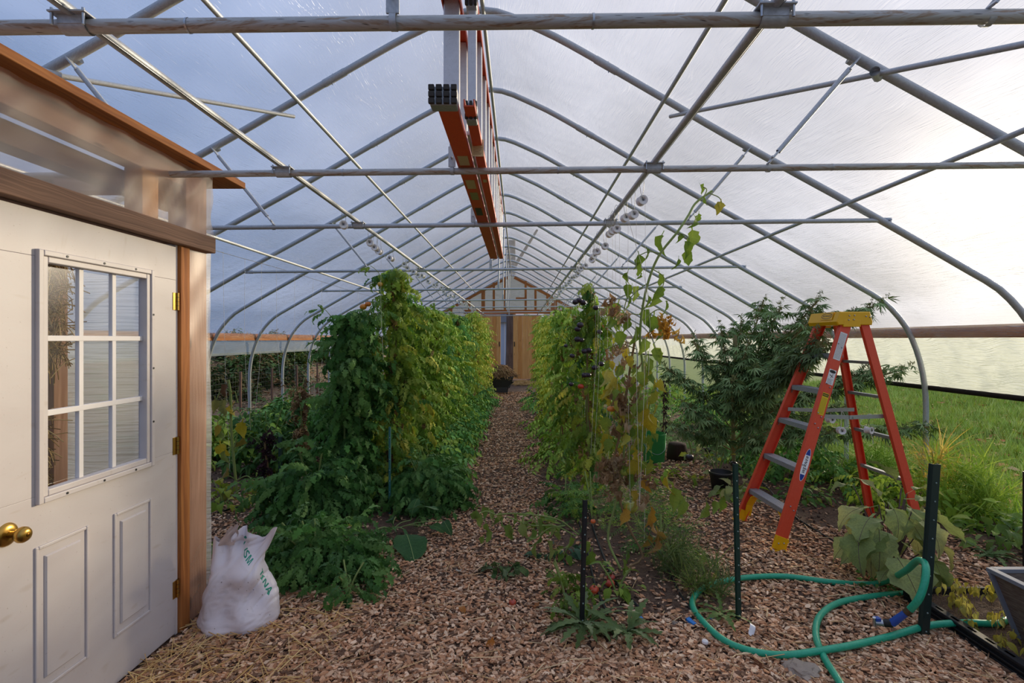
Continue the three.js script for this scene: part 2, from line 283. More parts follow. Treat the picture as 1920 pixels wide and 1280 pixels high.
M.roll = S({ color: lin('#4a3a2c'), roughness: 0.95, map: T.soil });
mesh('roll_bar', bar(V(CX + 4.36, 1.07, 3.2), V(CX + 4.36, 1.07, -BACK), 0.024, 0.024, 8, true), M.roll, scene.getObjectByName('wall_right'));
mesh('roll_bar', bar(V(CX - 4.33, 1.315, 3.2), V(CX - 4.33, 1.315, -BACK), 0.02, 0.02, 8, true), M.curtain, scene.getObjectByName('wall_left'));

// far end wall: studs, grey film, beam, two sliding plank doors
M.filmGrey = P({ color: lin('#8f979f'), transmission: 0.6, thickness: 0, roughness: 0.95, bumpMap: T.filmB, bumpScale: 0.03, specularIntensity: 0.4 });
{
  const w = sgroup('wall_back', 'timber framed gable end covered in grey wrinkled film', [0, 0, -BACK]);
  const sh = new THREE.Shape(); const pts = archCurve.getPoints(80).filter((p) => p.y > -0.05); sh.moveTo(pts[0].x, 0);
  for (const p of pts) sh.lineTo(p.x, p.y); sh.lineTo(pts[pts.length - 1].x, 0);
  sh.lineTo(-1.26, 0); sh.lineTo(-1.26, 2.54); sh.lineTo(1.26, 2.54); sh.lineTo(1.26, 0);
  const fg = new THREE.ShapeGeometry(sh, 6); fg.translate(CX, 0, -0.06); mesh('film', fg, M.filmGrey, w);
  const stud = (x, y0, y1, wd = 0.09) => mesh('stud', bx(x - wd / 2, x + wd / 2, y0, y1, -0.05, 0.04), M.cedar, w);
  for (const x of [-1.36, -0.95, -0.52, 0.28, 0.66, 1.12, 1.32]) stud(x, 2.68, Math.min(3.95, roofH(x - CX) - 0.02), Math.abs(x) > 1.3 ? 0.14 : 0.085);
  for (const x of [2.9, 3.43, 2.1, 1.45, -1.9, -2.6, -3.3]) stud(x, 0, roofH(x - CX) - 0.03, 0.085);
  mesh('header_beam', bx(-2.1, 1.75, 2.54, 2.69, -0.03, 0.08), M.cedar, w);
  mesh('rail', bx(-0.1, 0.28, 3.1, 3.17, -0.04, 0.03), M.cedar, w);
  for (const s of [-1, 1]) { const a = [[0.12, 3.94], [1.29, 3.33], [2.68, 2.55], [3.62, 2.0]]; for (let i = 0; i < 3; i++) mesh('rim_board', beam(V(CX + s * a[i][0], a[i][1], 0), V(CX + s * a[i + 1][0], a[i + 1][1], 0), 0.05, 0.1), M.cedar, w); }
  const door = (name, label, x0, x1, hx) => {
    const d = sgroup(name, label, [0, 0, -BACK + 0.14]), n = Math.round((x1 - x0) / 0.17);
    for (let i = 0; i < n; i++) mesh('plank', bx(lerp(x0, x1, i / n) + 0.0006, lerp(x0, x1, (i + 1) / n) - 0.0006, 0.04, 2.5, 0, 0.03 + 0.003 * (i % 2), 0.004), i % 3 === 1 ? M.pineB : M.pine, d);
    mesh('door_handle', [bx(hx - 0.018, hx + 0.018, 1.28, 1.46, 0.05, 0.07), bx(hx - 0.015, hx + 0.015, 1.28, 1.31, 0.02, 0.06), bx(hx - 0.015, hx + 0.015, 1.43, 1.46, 0.02, 0.06)], M.black, d);
    mesh('brace_board', bx(x0 + 0.02, x1 - 0.02, 0.25, 0.4, -0.02, 0), M.pine, d); return d;
  };
  door('door_1', 'left sliding door of orange pine planks in the far gable', -1.62, -0.68, -0.72);
  door('door_2', 'right sliding door of orange pine planks in the far gable', -0.2, 0.86, -0.15);
}
// ------------------------------------------------------------------ shed on the left with the white door
const SX = -1.793;
{
  const w = sgroup('wall_shed', 'timber framed shed wall wrapped in clear polythene beside the white door');
  mesh('corner_post', bx(SX - 0.11, SX - 0.012, 0, 2.47, -2.948, -2.765), M.pink, w);
  mesh('jamb_strip', bx(SX - 0.06, SX + 0.012, 0, 2.05, -2.762, -2.69), M.cedar, w);
  mesh('door_stop', bx(SX - 0.1, SX - 0.006, 0, 2.05, -2.689, -2.672, 0.002), M.white, w);
  mesh('top_plate', bx(SX - 0.12, SX - 0.03, 2.385, 2.475, -2.94, 0.6), M.pink, w);
  mesh('inner_plate', bx(SX - 0.24, SX - 0.13, 2.285, 2.375, -2.94, 0.6), M.weathered, w);
  mesh('lintel', bx(SX - 0.11, SX - 0.02, 2.05, 2.15, -2.94, 0.6), M.pink, w);
  mesh('cripple_stud', bx(SX - 0.12, SX - 0.03, 2.15, 2.385, -2.58, -2.47), M.pine, w);
  mesh('cripple_stud', bx(SX - 0.12, SX - 0.03, 2.15, 2.385, -1.05, -0.96), M.pine, w);
  mesh('latch_jamb', bx(SX - 0.1, SX - 0.01, 0, 2.05, -1.748, -1.62), M.white, w);
  for (let i = 0; i < 15; i++) mesh('wall_board', bx(SX - 0.05, SX - 0.015 - 0.003 * (i % 2), 0, 2.05, -1.618 + i * 0.148, -1.618 + i * 0.148 + 0.146, 0.003), M.pink, w);
  mesh('sill', bx(SX - 0.12, SX - 0.015, -0.02, 0.025, -2.69, -1.6), M.weathered, w);
  // wrinkled film over the upper wall and the corner post
  const sheet = (x, y0, y1, z0, z1, nz, ny, amp) => {
    const pos = [], uv = [], idx = [];
    for (let i = 0; i <= ny; i++) for (let j = 0; j <= nz; j++) { const y = lerp(y0, y1, i / ny), z = lerp(z0, z1, j / nz), sl = z * 1.3 + y * 1.1, f = Math.pow(Math.abs(n2(sl * 2.6, y * 0.5 - z * 0.4)), 2.2); pos.push(x + amp * (1.5 * f + 0.5 * n2(z * 3.1, y * 3.1)), y, z); uv.push(z * 0.8, y * 0.8); }
    for (let i = 0; i < ny; i++) for (let j = 0; j < nz; j++) { const a = i * (nz + 1) + j, b = a + nz + 1; idx.push(a, b, a + 1, b, b + 1, a + 1); }
    const g = new THREE.BufferGeometry(); g.setAttribute('position', new THREE.Float32BufferAttribute(pos, 3)); g.setAttribute('uv', new THREE.Float32BufferAttribute(uv, 2)); g.setIndex(idx); g.computeVertexNormals(); return g;
  };
  M.wrap = P({ color: lin('#fbf7f4'), transmission: 0.94, thickness: 0, roughness: 0.62, ior: 1.5 });
  M.wrap2 = P({ color: lin('#fbf7f4'), transmission: 0.96, thickness: 0, roughness: 0.34, ior: 1.5 });
  mesh('film_wrap', sheet(SX + 0.012, 2.12, 2.49, 0.6, -2.955, 150, 24, 0.02), M.wrap, w);
  mesh('film_wrap', sheet(SX + 0.004, 0.0, 2.13, -2.766, -2.955, 10, 60, 0.008), M.wrap2, w);
  M.haze = P({ color: lin('#f2f4f4'), transmission: 1, thickness: 0, roughness: 0.62, bumpMap: T.filmB, bumpScale: 0.02 });
  const e = sgroup('wall_shed_end', 'hazy polythene end wall of the shed seen through the door panes');
  const eg = new THREE.PlaneGeometry(2.7, 2.47, 30, 20); { const p = eg.attributes.position; for (let i = 0; i < p.count; i++) p.setZ(i, 0.03 * n2(p.getX(i) * 3, p.getY(i) * 1.2)); eg.computeVertexNormals(); }
  eg.translate(-3.15, 1.235, -2.975); mesh('film', eg, M.haze, e);
  mesh('stud', bx(-2.77, -2.6, 0, 2.47, -2.94, -2.85), M.pink, e);
  mesh('stud', bx(-4.5, -4.4, 0, 2.47, -2.94, -2.85), M.pink, e);
  mesh('bottom_plate', bx(-4.5, SX - 0.1, 0, 0.09, -2.94, -2.85), M.pink, e);
  mesh('top_plate', bx(-4.5, SX - 0.1, 2.38, 2.47, -2.94, -2.85), M.pink, e);
}
struct('trim_3', bx(SX - 0.02, SX + 0.045, 2.045, 2.135, -2.945, 0.4, 0.006), M.weathered, 'rough weathered brown header board above the white door');
struct('trim_4', bx(SX - 0.35, SX + 0.095, 2.485, 2.523, -3.17, 0.6, 0.004), M.cedar, 'orange-brown roof edge plank jutting out over the shed wall');
// the door: hinged at its far edge
{
  const D = sgroup('door_3', 'scuffed white half-glass shed door with nine panes and brass knob', [SX, 0, -2.667]);
  const th = 0.044, slab = (u0, u1, y0, y1) => bx(-th, 0, y0, y1, u0, u1, 0.002);
  mesh('slab', [slab(0, 0.914, 0.015, 0.965), slab(0, 0.914, 1.86, 2.033), slab(0, 0.205, 0.965, 1.86), slab(0.75, 0.914, 0.965, 1.86)], M.paint, D);
  // glazing frame: moulding with a stepped profile
  const frame = (name, u0, u1, y0, y1, w, x0, x1, mat, par = D) => mesh(name, [bx(x0, x1, y0, y1, u0, u0 + w, 0.004), bx(x0, x1, y0, y1, u1 - w, u1, 0.004), bx(x0, x1, y0, y0 + w, u0 + w, u1 - w, 0.004), bx(x0, x1, y1 - w, y1, u0 + w, u1 - w, 0.004)], mat, par);
  const wf = frame('window_frame', 0.175, 0.779, 0.934, 1.887, 0.022, -0.002, 0.016, M.paint);
  frame('inner_moulding', 0.197, 0.757, 0.956, 1.865, 0.024, -0.03, 0.009, M.paint, wf);
  mesh('screw', [0.3, 0.48, 0.66].flatMap((u) => [[0.945, u], [1.876, u]]).concat([[1.15, 0.186], [1.41, 0.186], [1.67, 0.186]]).map(([y, u]) => { const g = new THREE.CylinderGeometry(0.005, 0.005, 0.003, 8); g.rotateZ(Math.PI / 2); g.translate(0.0165, y, u); return g; }), M.black, wf);
  M.glass = P({ color: 0xffffff, transmission: 1, thickness: 0, roughness: 0.12, ior: 1.5 });
  const us = [0.221, 0.392, 0.563, 0.733], ys = [0.98, 1.267, 1.554, 1.841];
  for (let i = 0; i < 3; i++) for (let j = 0; j < 3; j++) mesh('pane', bx(-0.024, -0.02, ys[j] + 0.01, ys[j + 1] - 0.01, us[i] + 0.009, us[i + 1] - 0.009, 0), M.glass, D);
  for (const u of us.slice(1, 3)) mesh('muntin', bx(-0.03, -0.012, ys[0], ys[3], u - 0.011, u + 0.011, 0.002), M.white, D);
  for (const y of ys.slice(1, 3)) mesh('muntin', bx(-0.031, -0.011, y - 0.011, y + 0.011, us[0], us[3], 0.002), M.white, D);
  for (const [u0, u1] of [[0.182, 0.414], [0.545, 0.782]]) {
    const f = frame('panel_moulding', u0, u1, 0.226, 0.777, 0.014, -0.002, 0.007, M.paint);
    const ch = (w, h, dpt, bev) => { const s = [[0, 0], [w, 0], [w, h], [0, h]]; const g = extr(s, dpt, bev); g.rotateY(Math.PI / 2); return g; };
    const g = ch(u1 - u0 - 0.09, 0.551 - 0.1, 0.001, 0.006); g.translate(0.001, 0.226 + 0.05, u1 - 0.045); mesh('raised_panel', g, M.paint, f);
  }
  for (const y of [0.245, 0.994, 1.748]) { const h = mesh('hinge', [bar(V(0.006, y - 0.045, -0.004), V(0.006, y + 0.045, -0.004), 0.007, 0.007, 10, true), bx(-0.002, 0.003, y - 0.045, y + 0.045, -0.03, 0.026, 0.001)], M.brass, D); for (const q of [-0.022, 0, 0.022]) mesh('knuckle', bar(V(0.006, y + q - 0.001, -0.004), V(0.006, y + q + 0.001, -0.004), 0.0078, 0.0078, 10, true), M.black, h); }
  const turn = (g) => { g.rotateZ(-Math.PI / 2); g.translate(0, 0.866, 0.883); return g; };
  const k = mesh('knob', turn(lathe([[0.0001, 0.075], [0.012, 0.076], [0.022, 0.071], [0.0275, 0.062], [0.028, 0.052], [0.023, 0.042], [0.013, 0.035], [0.011, 0.01]], 28)), M.brass, D);
  mesh('rosette', turn(lathe([[0.0105, 0.013], [0.022, 0.0135], [0.034, 0.009], [0.04, 0.003], [0.041, 0]], 32)), M.brass, k);
  mesh('keyhole', turn(lathe([[0.0001, 0.0775], [0.006, 0.0775], [0.0065, 0.075]], 14)), S({ color: lin('#6b4a14'), metalness: 0.9, roughness: 0.4 }), k);
}
// ------------------------------------------------------------------ ladders
function canvasTex(w, h, draw) { const c = document.createElement('canvas'); c.width = w; c.height = h; draw(c.getContext('2d'), w, h); const t = new THREE.CanvasTexture(c); t.colorSpace = THREE.SRGBColorSpace; t.magFilter = THREE.LinearFilter; return t; }
// C channel from a to b: web faces n, flanges point away from n
function channel(a, b, n, width, flange, th) {
  const z = b.clone().sub(a), L = z.length(); z.normalize(); const y = n.clone().addScaledVector(z, -n.dot(z)).normalize(), x = V(0, 0, 0).crossVectors(y, z);
  const w = width / 2, g = extr([[-w, 0], [w, 0], [w, -flange], [w - th, -flange], [w - th, -th], [-w + th, -th], [-w + th, -flange], [-w, -flange]], L, 0);
  g.applyMatrix4(new THREE.Matrix4().makeBasis(x, y, z).setPosition(a)); return g;
}
T.fiber = makeTex(256, (u, v, tn) => { const s = 0.5 + 0.35 * tn(u, v, 40, 10, 1), d = smooth(tn(u, v, 30, 30, 7), 0.6, 0.8); return mix3(mix3(rgb(226, 74, 44), rgb(238, 92, 60), s), rgb(236, 180, 160), d * 0.35); }, true, [3, 3]);
T.fiberDark = makeTex(256, (u, v, tn) => { const s = 0.5 + 0.35 * tn(u, v, 30, 8, 1), d = smooth(tn(u, v, 24, 24, 7), 0.5, 0.8); return mix3(mix3(rgb(196, 66, 28), rgb(212, 82, 38), s), rgb(150, 60, 34), d * 0.5); }, true, [3, 3]);
T.speck = makeTex(512, (u, v, tn) => { const s = 0.5 + 0.3 * tn(u, v, 12, 12, 1), d = smooth(tn(u, v, 90, 90, 7), 0.6, 0.75); return mix3(mix3(rgb(206, 204, 206), rgb(226, 225, 228), s), rgb(110, 104, 100), d * 0.7); }, true, [2, 2]);
M.fiber = S({ map: T.fiber, roughness: 0.5 }); M.fiberDark = S({ map: T.fiberDark, roughness: 0.5 });
M.speck = S({ map: T.speck, metalness: 0.35, roughness: 0.45 });
M.rubber = S({ color: lin('#3a3633'), roughness: 0.85 });
const paperMat = (t) => S({ map: t, roughness: 0.6 });
const linesTex = (bg, fg, head, headBg) => canvasTex(128, 256, (c, w, h) => { c.fillStyle = bg; c.fillRect(0, 0, w, h); c.fillStyle = fg; for (let y = head ? 60 : 14; y < h - 12; y += 9) { let x = 10; while (x < w - 14) { const l = 6 + ((y * 7 + x * 13) % 17); c.fillRect(x, y, Math.min(l, w - 12 - x), 3.2); x += l + 4; } } if (head) { c.fillStyle = headBg; c.fillRect(6, 8, w - 12, 34); c.fillStyle = bg; c.font = 'bold 20px sans-serif'; c.textAlign = 'center'; c.fillText(head, w / 2, 32); } });
{
  const L = thing('extension_ladder', 'long orange fibreglass extension ladder lying on edge across the roof ties', 'ladder');
  const y0 = 2.432, y1 = 2.935, zn = -1.93, zf = -5.58;
  const base = [-0.309, -0.232], fly = [-0.208, -0.166];
  for (const [x0, x1, f, nm] of [[...base, 0.032, 'base'], [...fly, 0.028, 'fly']]) {
    const xm = (x0 + x1) / 2, w = x1 - x0;
    mesh(nm + '_rail', channel(V(xm, y0, zn), V(xm, y0, zf), V(0, -1, 0), w, f, 0.005), M.fiberDark, L);
    mesh(nm + '_rail', channel(V(xm, y1, zn), V(xm, y1, zf), V(0, 1, 0), w, f, 0.005), M.fiberDark, L);
    for (let i = 0; i < 12; i++) { const z = zn - 0.14 - i * 0.305; mesh('rung', bx(xm - w * 0.42, xm + w * 0.42, y0 + 0.006, y1 - 0.006, z - 0.016, z + 0.016, 0.006), M.speck, L); }
  }
  mesh('guide_strip', bx(-0.226, -0.214, y0 + 0.012, y0 + 0.03, zf, zn - 0.3, 0.001), M.speck, L);
  for (const [xa, xb, h, z, n] of [[-0.338, -0.226, 0.075, zn + 0.03, 4], [-0.216, -0.162, 0.075, zn - 0.1, 3]]) for (const yy of [y0, y1 - 0.05]) {
    const foot = mesh('foot_shoe', bx(xa + 0.006, xb - 0.004, yy - 0.008, yy + h - 0.012, z - 0.06, z, 0.006), M.alu, L);
    for (let i = 0; i < n; i++) for (let j = 0; j < 3; j++) mesh('tread_block', bx(lerp(xa, xb, i / n) + 0.003, lerp(xa, xb, (i + 1) / n) - 0.003, yy - 0.008 + j * h / 3 + 0.002, yy - 0.008 + (j + 1) * h / 3 - 0.002, z - 0.002, z + 0.013, 0.003), M.rubber, foot);
  }
  const tagTex = canvasTex(96, 128, (c, w, h) => { c.fillStyle = '#d9c08c'; c.fillRect(0, 0, w, h); c.fillStyle = '#8a6a40'; for (let y = 12; y < h - 10; y += 9) c.fillRect(10, y, w - 20 - (y * 13) % 22, 3); });
  const tg = new THREE.PlaneGeometry(0.055, 0.085, 4, 6); { const p = tg.attributes.position; for (let i = 0; i < p.count; i++) p.setZ(i, 0.012 * Math.sin(p.getY(i) * 40 + p.getX(i) * 20)); tg.computeVertexNormals(); } tg.rotateX(-0.5); tg.translate(-0.185, y0 - 0.01, -2.32); mesh('paper_tag', tg, paperMat(tagTex), L);
  const st = (z0, z1, x0, x1, mat, nm = 'sticker') => mesh(nm, bx(x0, x1, y0 - 0.0016, y0 - 0.0004, z0, z1, 0), mat, L);
  const sA = S({ color: lin('#b9a878'), roughness: 0.5 }), sB = S({ color: lin('#8c8a50'), roughness: 0.5 });
  st(-2.58, -2.45, -0.295, -0.245, sA); st(-2.98, -2.82, -0.295, -0.245, sA); st(-3.22, -3.06, -0.293, -0.247, sB); st(-3.62, -3.42, -0.293, -0.25, S({ color: lin('#2e2c22'), roughness: 0.5 })); st(-2.86, -2.81, -0.196, -0.176, sA);
}
{
  const L = thing('step_ladder', 'orange fibreglass stepladder with yellow top cap standing on the mulch', 'ladder', [2.55, 0, -4.06], 0.03);
  const rivetG = new THREE.SphereGeometry(0.006, 8, 6);
  const H = 1.72, F = [-0.65, -0.03], Rr = [0.47, 0.09], fw = [0.315, 0.165], rw = [0.29, 0.165];
  const fx = (h) => lerp(F[0], F[1], h / H), fz = (h) => lerp(fw[0], fw[1], h / H), rx = (h) => lerp(Rr[0], Rr[1], h / H), rz = (h) => lerp(rw[0], rw[1], h / H);
  for (const s of [1, -1]) {
    const a = V(F[0], 0.02, s * fw[0]), b = V(F[1], H, s * fw[1]), n = V(0, 0, s);
    const rail = mesh('front_rail', channel(a, b, n, 0.082, 0.032, 0.005), M.fiber, L);
    mesh('rear_rail', channel(V(Rr[0], 0.02, s * rw[0]), V(Rr[1], H - 0.02, s * rw[1]), n, 0.06, 0.03, 0.005), M.fiber, L);
    const dir = b.clone().sub(a).normalize();
    const boot = mesh('foot_boot', [beam(a.clone().addScaledVector(dir, -0.012).addScaledVector(n, -0.008), a.clone().addScaledVector(dir, 0.085).addScaledVector(n, -0.008), 0.092, 0.03, n), bx(F[0] - 0.055, F[0] + 0.05, 0, 0.014, s * fw[0] - 0.03, s * fw[0] + 0.012, 0.003)], M.yellow, L);
    for (const q of [0.02, -0.02]) mesh('rivet', rivetG, M.steel, boot).position.set(F[0] + 0.01 + q, 0.06, s * (fw[0] + 0.006));
    // curved yellow brace from the foot up to the bottom step
    const bp = [V(fx(0.06) + 0.035, 0.05, s * (fz(0.06) - 0.02)), V(fx(0.15) + 0.01, 0.15, s * (fz(0.15) - 0.035)), V(fx(0.22) + 0.0, 0.22, s * (fz(0.2) - 0.07)), V(fx(0.26), 0.265, s * (fz(0.25) - 0.16))];
    for (let i = 0; i < 1; i++) mesh('kick_brace', [0, 1, 2].map((q) => beam(bp[q], bp[q + 1], 0.055, 0.008, n)), M.yellow, L);
    for (const h of [0.3, 0.6, 0.9, 0.98, 1.2, 1.5]) for (const [q, v] of [[-0.02, 0.02], [0.015, -0.012]]) mesh('rivet', rivetG, M.steel, rail).position.set(fx(h + v) + q, h + v, s * (fz(h) + 0.003));
    mesh('rear_foot', bx(Rr[0] - 0.04, Rr[0] + 0.045, 0, 0.06, s * rw[0] - 0.032, s * rw[0] + 0.006, 0.004), M.black, L);
    // spreader in two hinged bars
    const p = V(fx(0.97), 0.97, s * (fz(0.97) - 0.04)), q = V(rx(0.97), 0.965, s * (rz(0.97) - 0.04)), m = p.clone().lerp(q, 0.52).add(V(0, -0.012, 0));
    const sp = mesh('spreader', [beam(p, m, 0.004, 0.03), beam(m.clone().add(V(-0.03, 0.002, s * 0.005)), q, 0.004, 0.03)], M.alu, L); mesh('rivet', bar(m.clone().add(V(0, 0, -0.01)), m.clone().add(V(0, 0, 0.012)), 0.007, 0.007, 8, true), M.steel, sp);
  }
  T.step = makeTex(256, (u, v, tn) => { const s = 0.5 + 0.4 * tn(u, v, 14, 14, 1), d = smooth(tn(u, v, 60, 60, 7), 0.4, 0.7); return mix3(mix3(rgb(150, 152, 156), rgb(184, 186, 190), s), rgb(80, 76, 74), d * 0.5); }, true, [4, 4]);
  M.step = S({ map: T.step, metalness: 0.4, roughness: 0.5 });
  for (const h of [0.285, 0.59, 0.895, 1.17, 1.44]) {
    const w = fz(h) - 0.006, x = fx(h), st = mesh('step', [bx(x - 0.043, x + 0.047, h - 0.006, h, -w, w, 0.002), bx(x - 0.043, x - 0.039, h - 0.036, h, -w, w, 0.001), bx(x + 0.043, x + 0.047, h - 0.03, h, -w, w, 0.001)], M.step, L);
    for (let i = 0; i < 5; i++) mesh('tread_rib', bx(x - 0.034 + i * 0.017, x - 0.03 + i * 0.017, h, h + 0.0015, -w + 0.01, w - 0.01, 0), M.step, st);
    for (const s of [1, -1]) mesh('gusset', extr([[0, 0], [0.05, 0], [0, -0.06]], 0.004).rotateY(s > 0 ? -Math.PI / 2 : Math.PI / 2 * -1).translate(x - 0.03, h - 0.006, s > 0 ? w - 0.05 : -w), M.alu, st);
  }
  for (const h of [0.5, 0.81, 1.12, 1.38]) mesh('rear_brace', [bx(rx(h) - 0.018, rx(h) + 0.018, h - 0.003, h, -rz(h) + 0.005, rz(h) - 0.005, 0.001), bx(rx(h) - 0.018, rx(h) - 0.015, h - 0.022, h, -rz(h) + 0.005, rz(h) - 0.005, 0.001), beam(V(rx(h), h - 0.005, rz(h) - 0.07), V(rx(h) + 0.01, h - 0.06, rz(h) - 0.008), 0.02, 0.004)], M.alu, L);
  // yellow moulded cap
  const cap = mesh('top_cap', [extr([[-0.15, 0.02], [-0.125, 0.09], [0.1, 0.09], [0.12, 0.02], [0.115, -0.0], [-0.14, -0.0]], 0.36, 0.006).translate(0.02, H - 0.055, -0.18), bx(-0.085, 0.05, H - 0.075, H - 0.02, 0.165, 0.187, 0.004), bx(-0.085, 0.05, H - 0.075, H - 0.02, -0.187, -0.165, 0.004)], M.yellow, L);
  for (const [q, v] of [[-0.04, 0.01], [0.0, 0.012], [-0.045, -0.022], [-0.005, -0.02], [0.09, 0.005], [0.12, 0.0]]) mesh('rivet', rivetG, M.steel, cap).position.set(q, H + v, 0.1885);
  const ov = canvasTex(256, 128, (c, w, h) => { c.fillStyle = '#f2b705'; c.fillRect(0, 0, w, h); c.lineWidth = 9; c.strokeStyle = '#1d1a12'; c.beginPath(); c.ellipse(w / 2, h / 2, 108, 46, 0, 0, 7); c.stroke(); c.fillStyle = '#1d1a12'; c.font = 'bold 42px sans-serif'; c.textAlign = 'center'; c.fillText('WERNER', w / 2, h / 2 + 15); });
  const og = new THREE.PlaneGeometry(0.15, 0.062); og.rotateY(-Math.PI / 2); og.rotateZ(-0.3); og.translate(-0.126, H + 0.012, 0.05); mesh('cap_emblem', og, S({ map: ov, roughness: 0.4 }), cap);
  // stickers on the near front rail
  const dir = V(F[1] - F[0], H, fw[1] - fw[0]).normalize(), nn = V(0, 0, 1).addScaledVector(dir, -dir.z).normalize(), side = V(0, 0, 0).crossVectors(dir, nn);
  const sticker = (name, h0, h1, w, tex, dx = 0) => { const len = (h1 - h0) / dir.y, g = new THREE.PlaneGeometry(w, len), c = V(fx((h0 + h1) / 2), (h0 + h1) / 2, fz((h0 + h1) / 2)).addScaledVector(nn, 0.0022).addScaledVector(side, dx); g.applyMatrix4(new THREE.Matrix4().makeBasis(side, dir, nn).setPosition(c)); return mesh(name, g, paperMat(tex), L); };
  sticker('white_label', 1.395, 1.6, 0.056, linesTex('#e9e6e2', '#8f8c8a', null)); 
  sticker('small_white_label', 1.21, 1.32, 0.056, canvasTex(128, 160, (c, w, h) => { c.fillStyle = '#eceae8'; c.fillRect(0, 0, w, h); c.fillStyle = '#222'; c.beginPath(); c.ellipse(w / 2, 22, 56, 16, 0, 0, 7); c.fill(); c.lineWidth = 7; c.strokeStyle = '#222'; c.beginPath(); c.moveTo(30, 60); c.lineTo(96, 78); c.moveTo(84, 46); c.lineTo(58, 92); c.stroke(); c.fillStyle = '#777'; for (let y = 104; y < 150; y += 9) c.fillRect(12, y, 100 - (y * 7) % 22, 3); }));
  sticker('yellow_warning_label', 0.985, 1.145, 0.05, linesTex('#efcb1d', '#7a6a18', 'WARNING', '#1c1a14'));
  const logo = canvasTex(128, 512, (c, w, h) => { c.fillStyle = 'rgb(232,84,54)'; c.fillRect(0, 0, w, h); c.fillStyle = '#ffffff'; c.beginPath(); c.ellipse(w / 2, h / 2, 62, 254, 0, 0, 7); c.fill(); c.fillStyle = '#1c3f9c'; c.beginPath(); c.ellipse(w / 2, h / 2, 55, 246, 0, 0, 7); c.fill(); c.save(); c.beginPath(); c.ellipse(w / 2, h / 2, 55, 246, 0, 0, 7); c.clip(); c.fillStyle = '#ffffff'; c.fillRect(0, 106, w, 300); c.restore(); c.translate(w / 2, h / 2); c.rotate(-Math.PI / 2); c.fillStyle = '#161616'; c.font = 'italic bold 66px sans-serif'; c.textAlign = 'center'; c.fillText('WERNER', 0, 24); });
  sticker('oval_emblem', 0.50, 0.735, 0.052, logo);
}
// ------------------------------------------------------------------ mulch, yard and bank
const _m = new THREE.Matrix4(), _q = new THREE.Quaternion(), _e = new THREE.Euler(), _c = new THREE.Color();
function instanced(name, geo, mat, list, parent) {       // list of [matrix, colour]
  const im = new THREE.InstancedMesh(geo, mat, list.length); im.name = parent && parent !== scene ? name : numbered(name);
  list.forEach(([m, c], i) => { im.setMatrixAt(i, m); if (c) im.setColorAt(i, c); });
  im.castShadow = im.receiveShadow = true; im.userData.kind = 'stuff'; (parent ?? scene).add(im); return im;
}
const placeM = (p, e, s) => new THREE.Matrix4().compose(p, _q.setFromEuler(_e.set(...e, 'YXZ')).clone(), s.isVector3 ? s : V(s, s, s));
const shade = (hex, k = 0.15) => { const c = new THREE.Color(hex), f = 1 + (R() * 2 - 1) * k; return c.multiplyScalar(f); };
const seen = (x, z, m = 0.5) => z < -1.7 && Math.abs(x) < -z * 1.04 + m;
function mulchAt(x, z) {
  const Z = -z; let d = 0;
  const edge = 0.12 * n2(x * 2.1, z * 2.1);
  if (Math.abs(x + 0.22 + edge) < 0.62) d = 1;
  if (Z < 3.9 + edge && x > -2.2 && x < 2.5) d = 1;
  if (x > 0.32 + edge && x < 1.3 + edge && Z > 2.85) d = Math.min(d, 0.16);
  if (x > 1.3 + edge && x < 2.35 && Z < 7) d = Math.max(d, 0.75);
  if (x > 2.2 && x < 3.4 + edge && Z < 4.2 + edge) d = Math.max(d, 0.9);
  if (x < -1.85 + edge && x > -2.75 && Z < 8) d = Math.max(d, 0.8);
  if (x < -0.75 + edge && x > -1.85 && Z > 3.9) d = Math.min(d, 0.2);
  if (d < 0.1 && Z < 16) d = 0.08;
  return d;
}
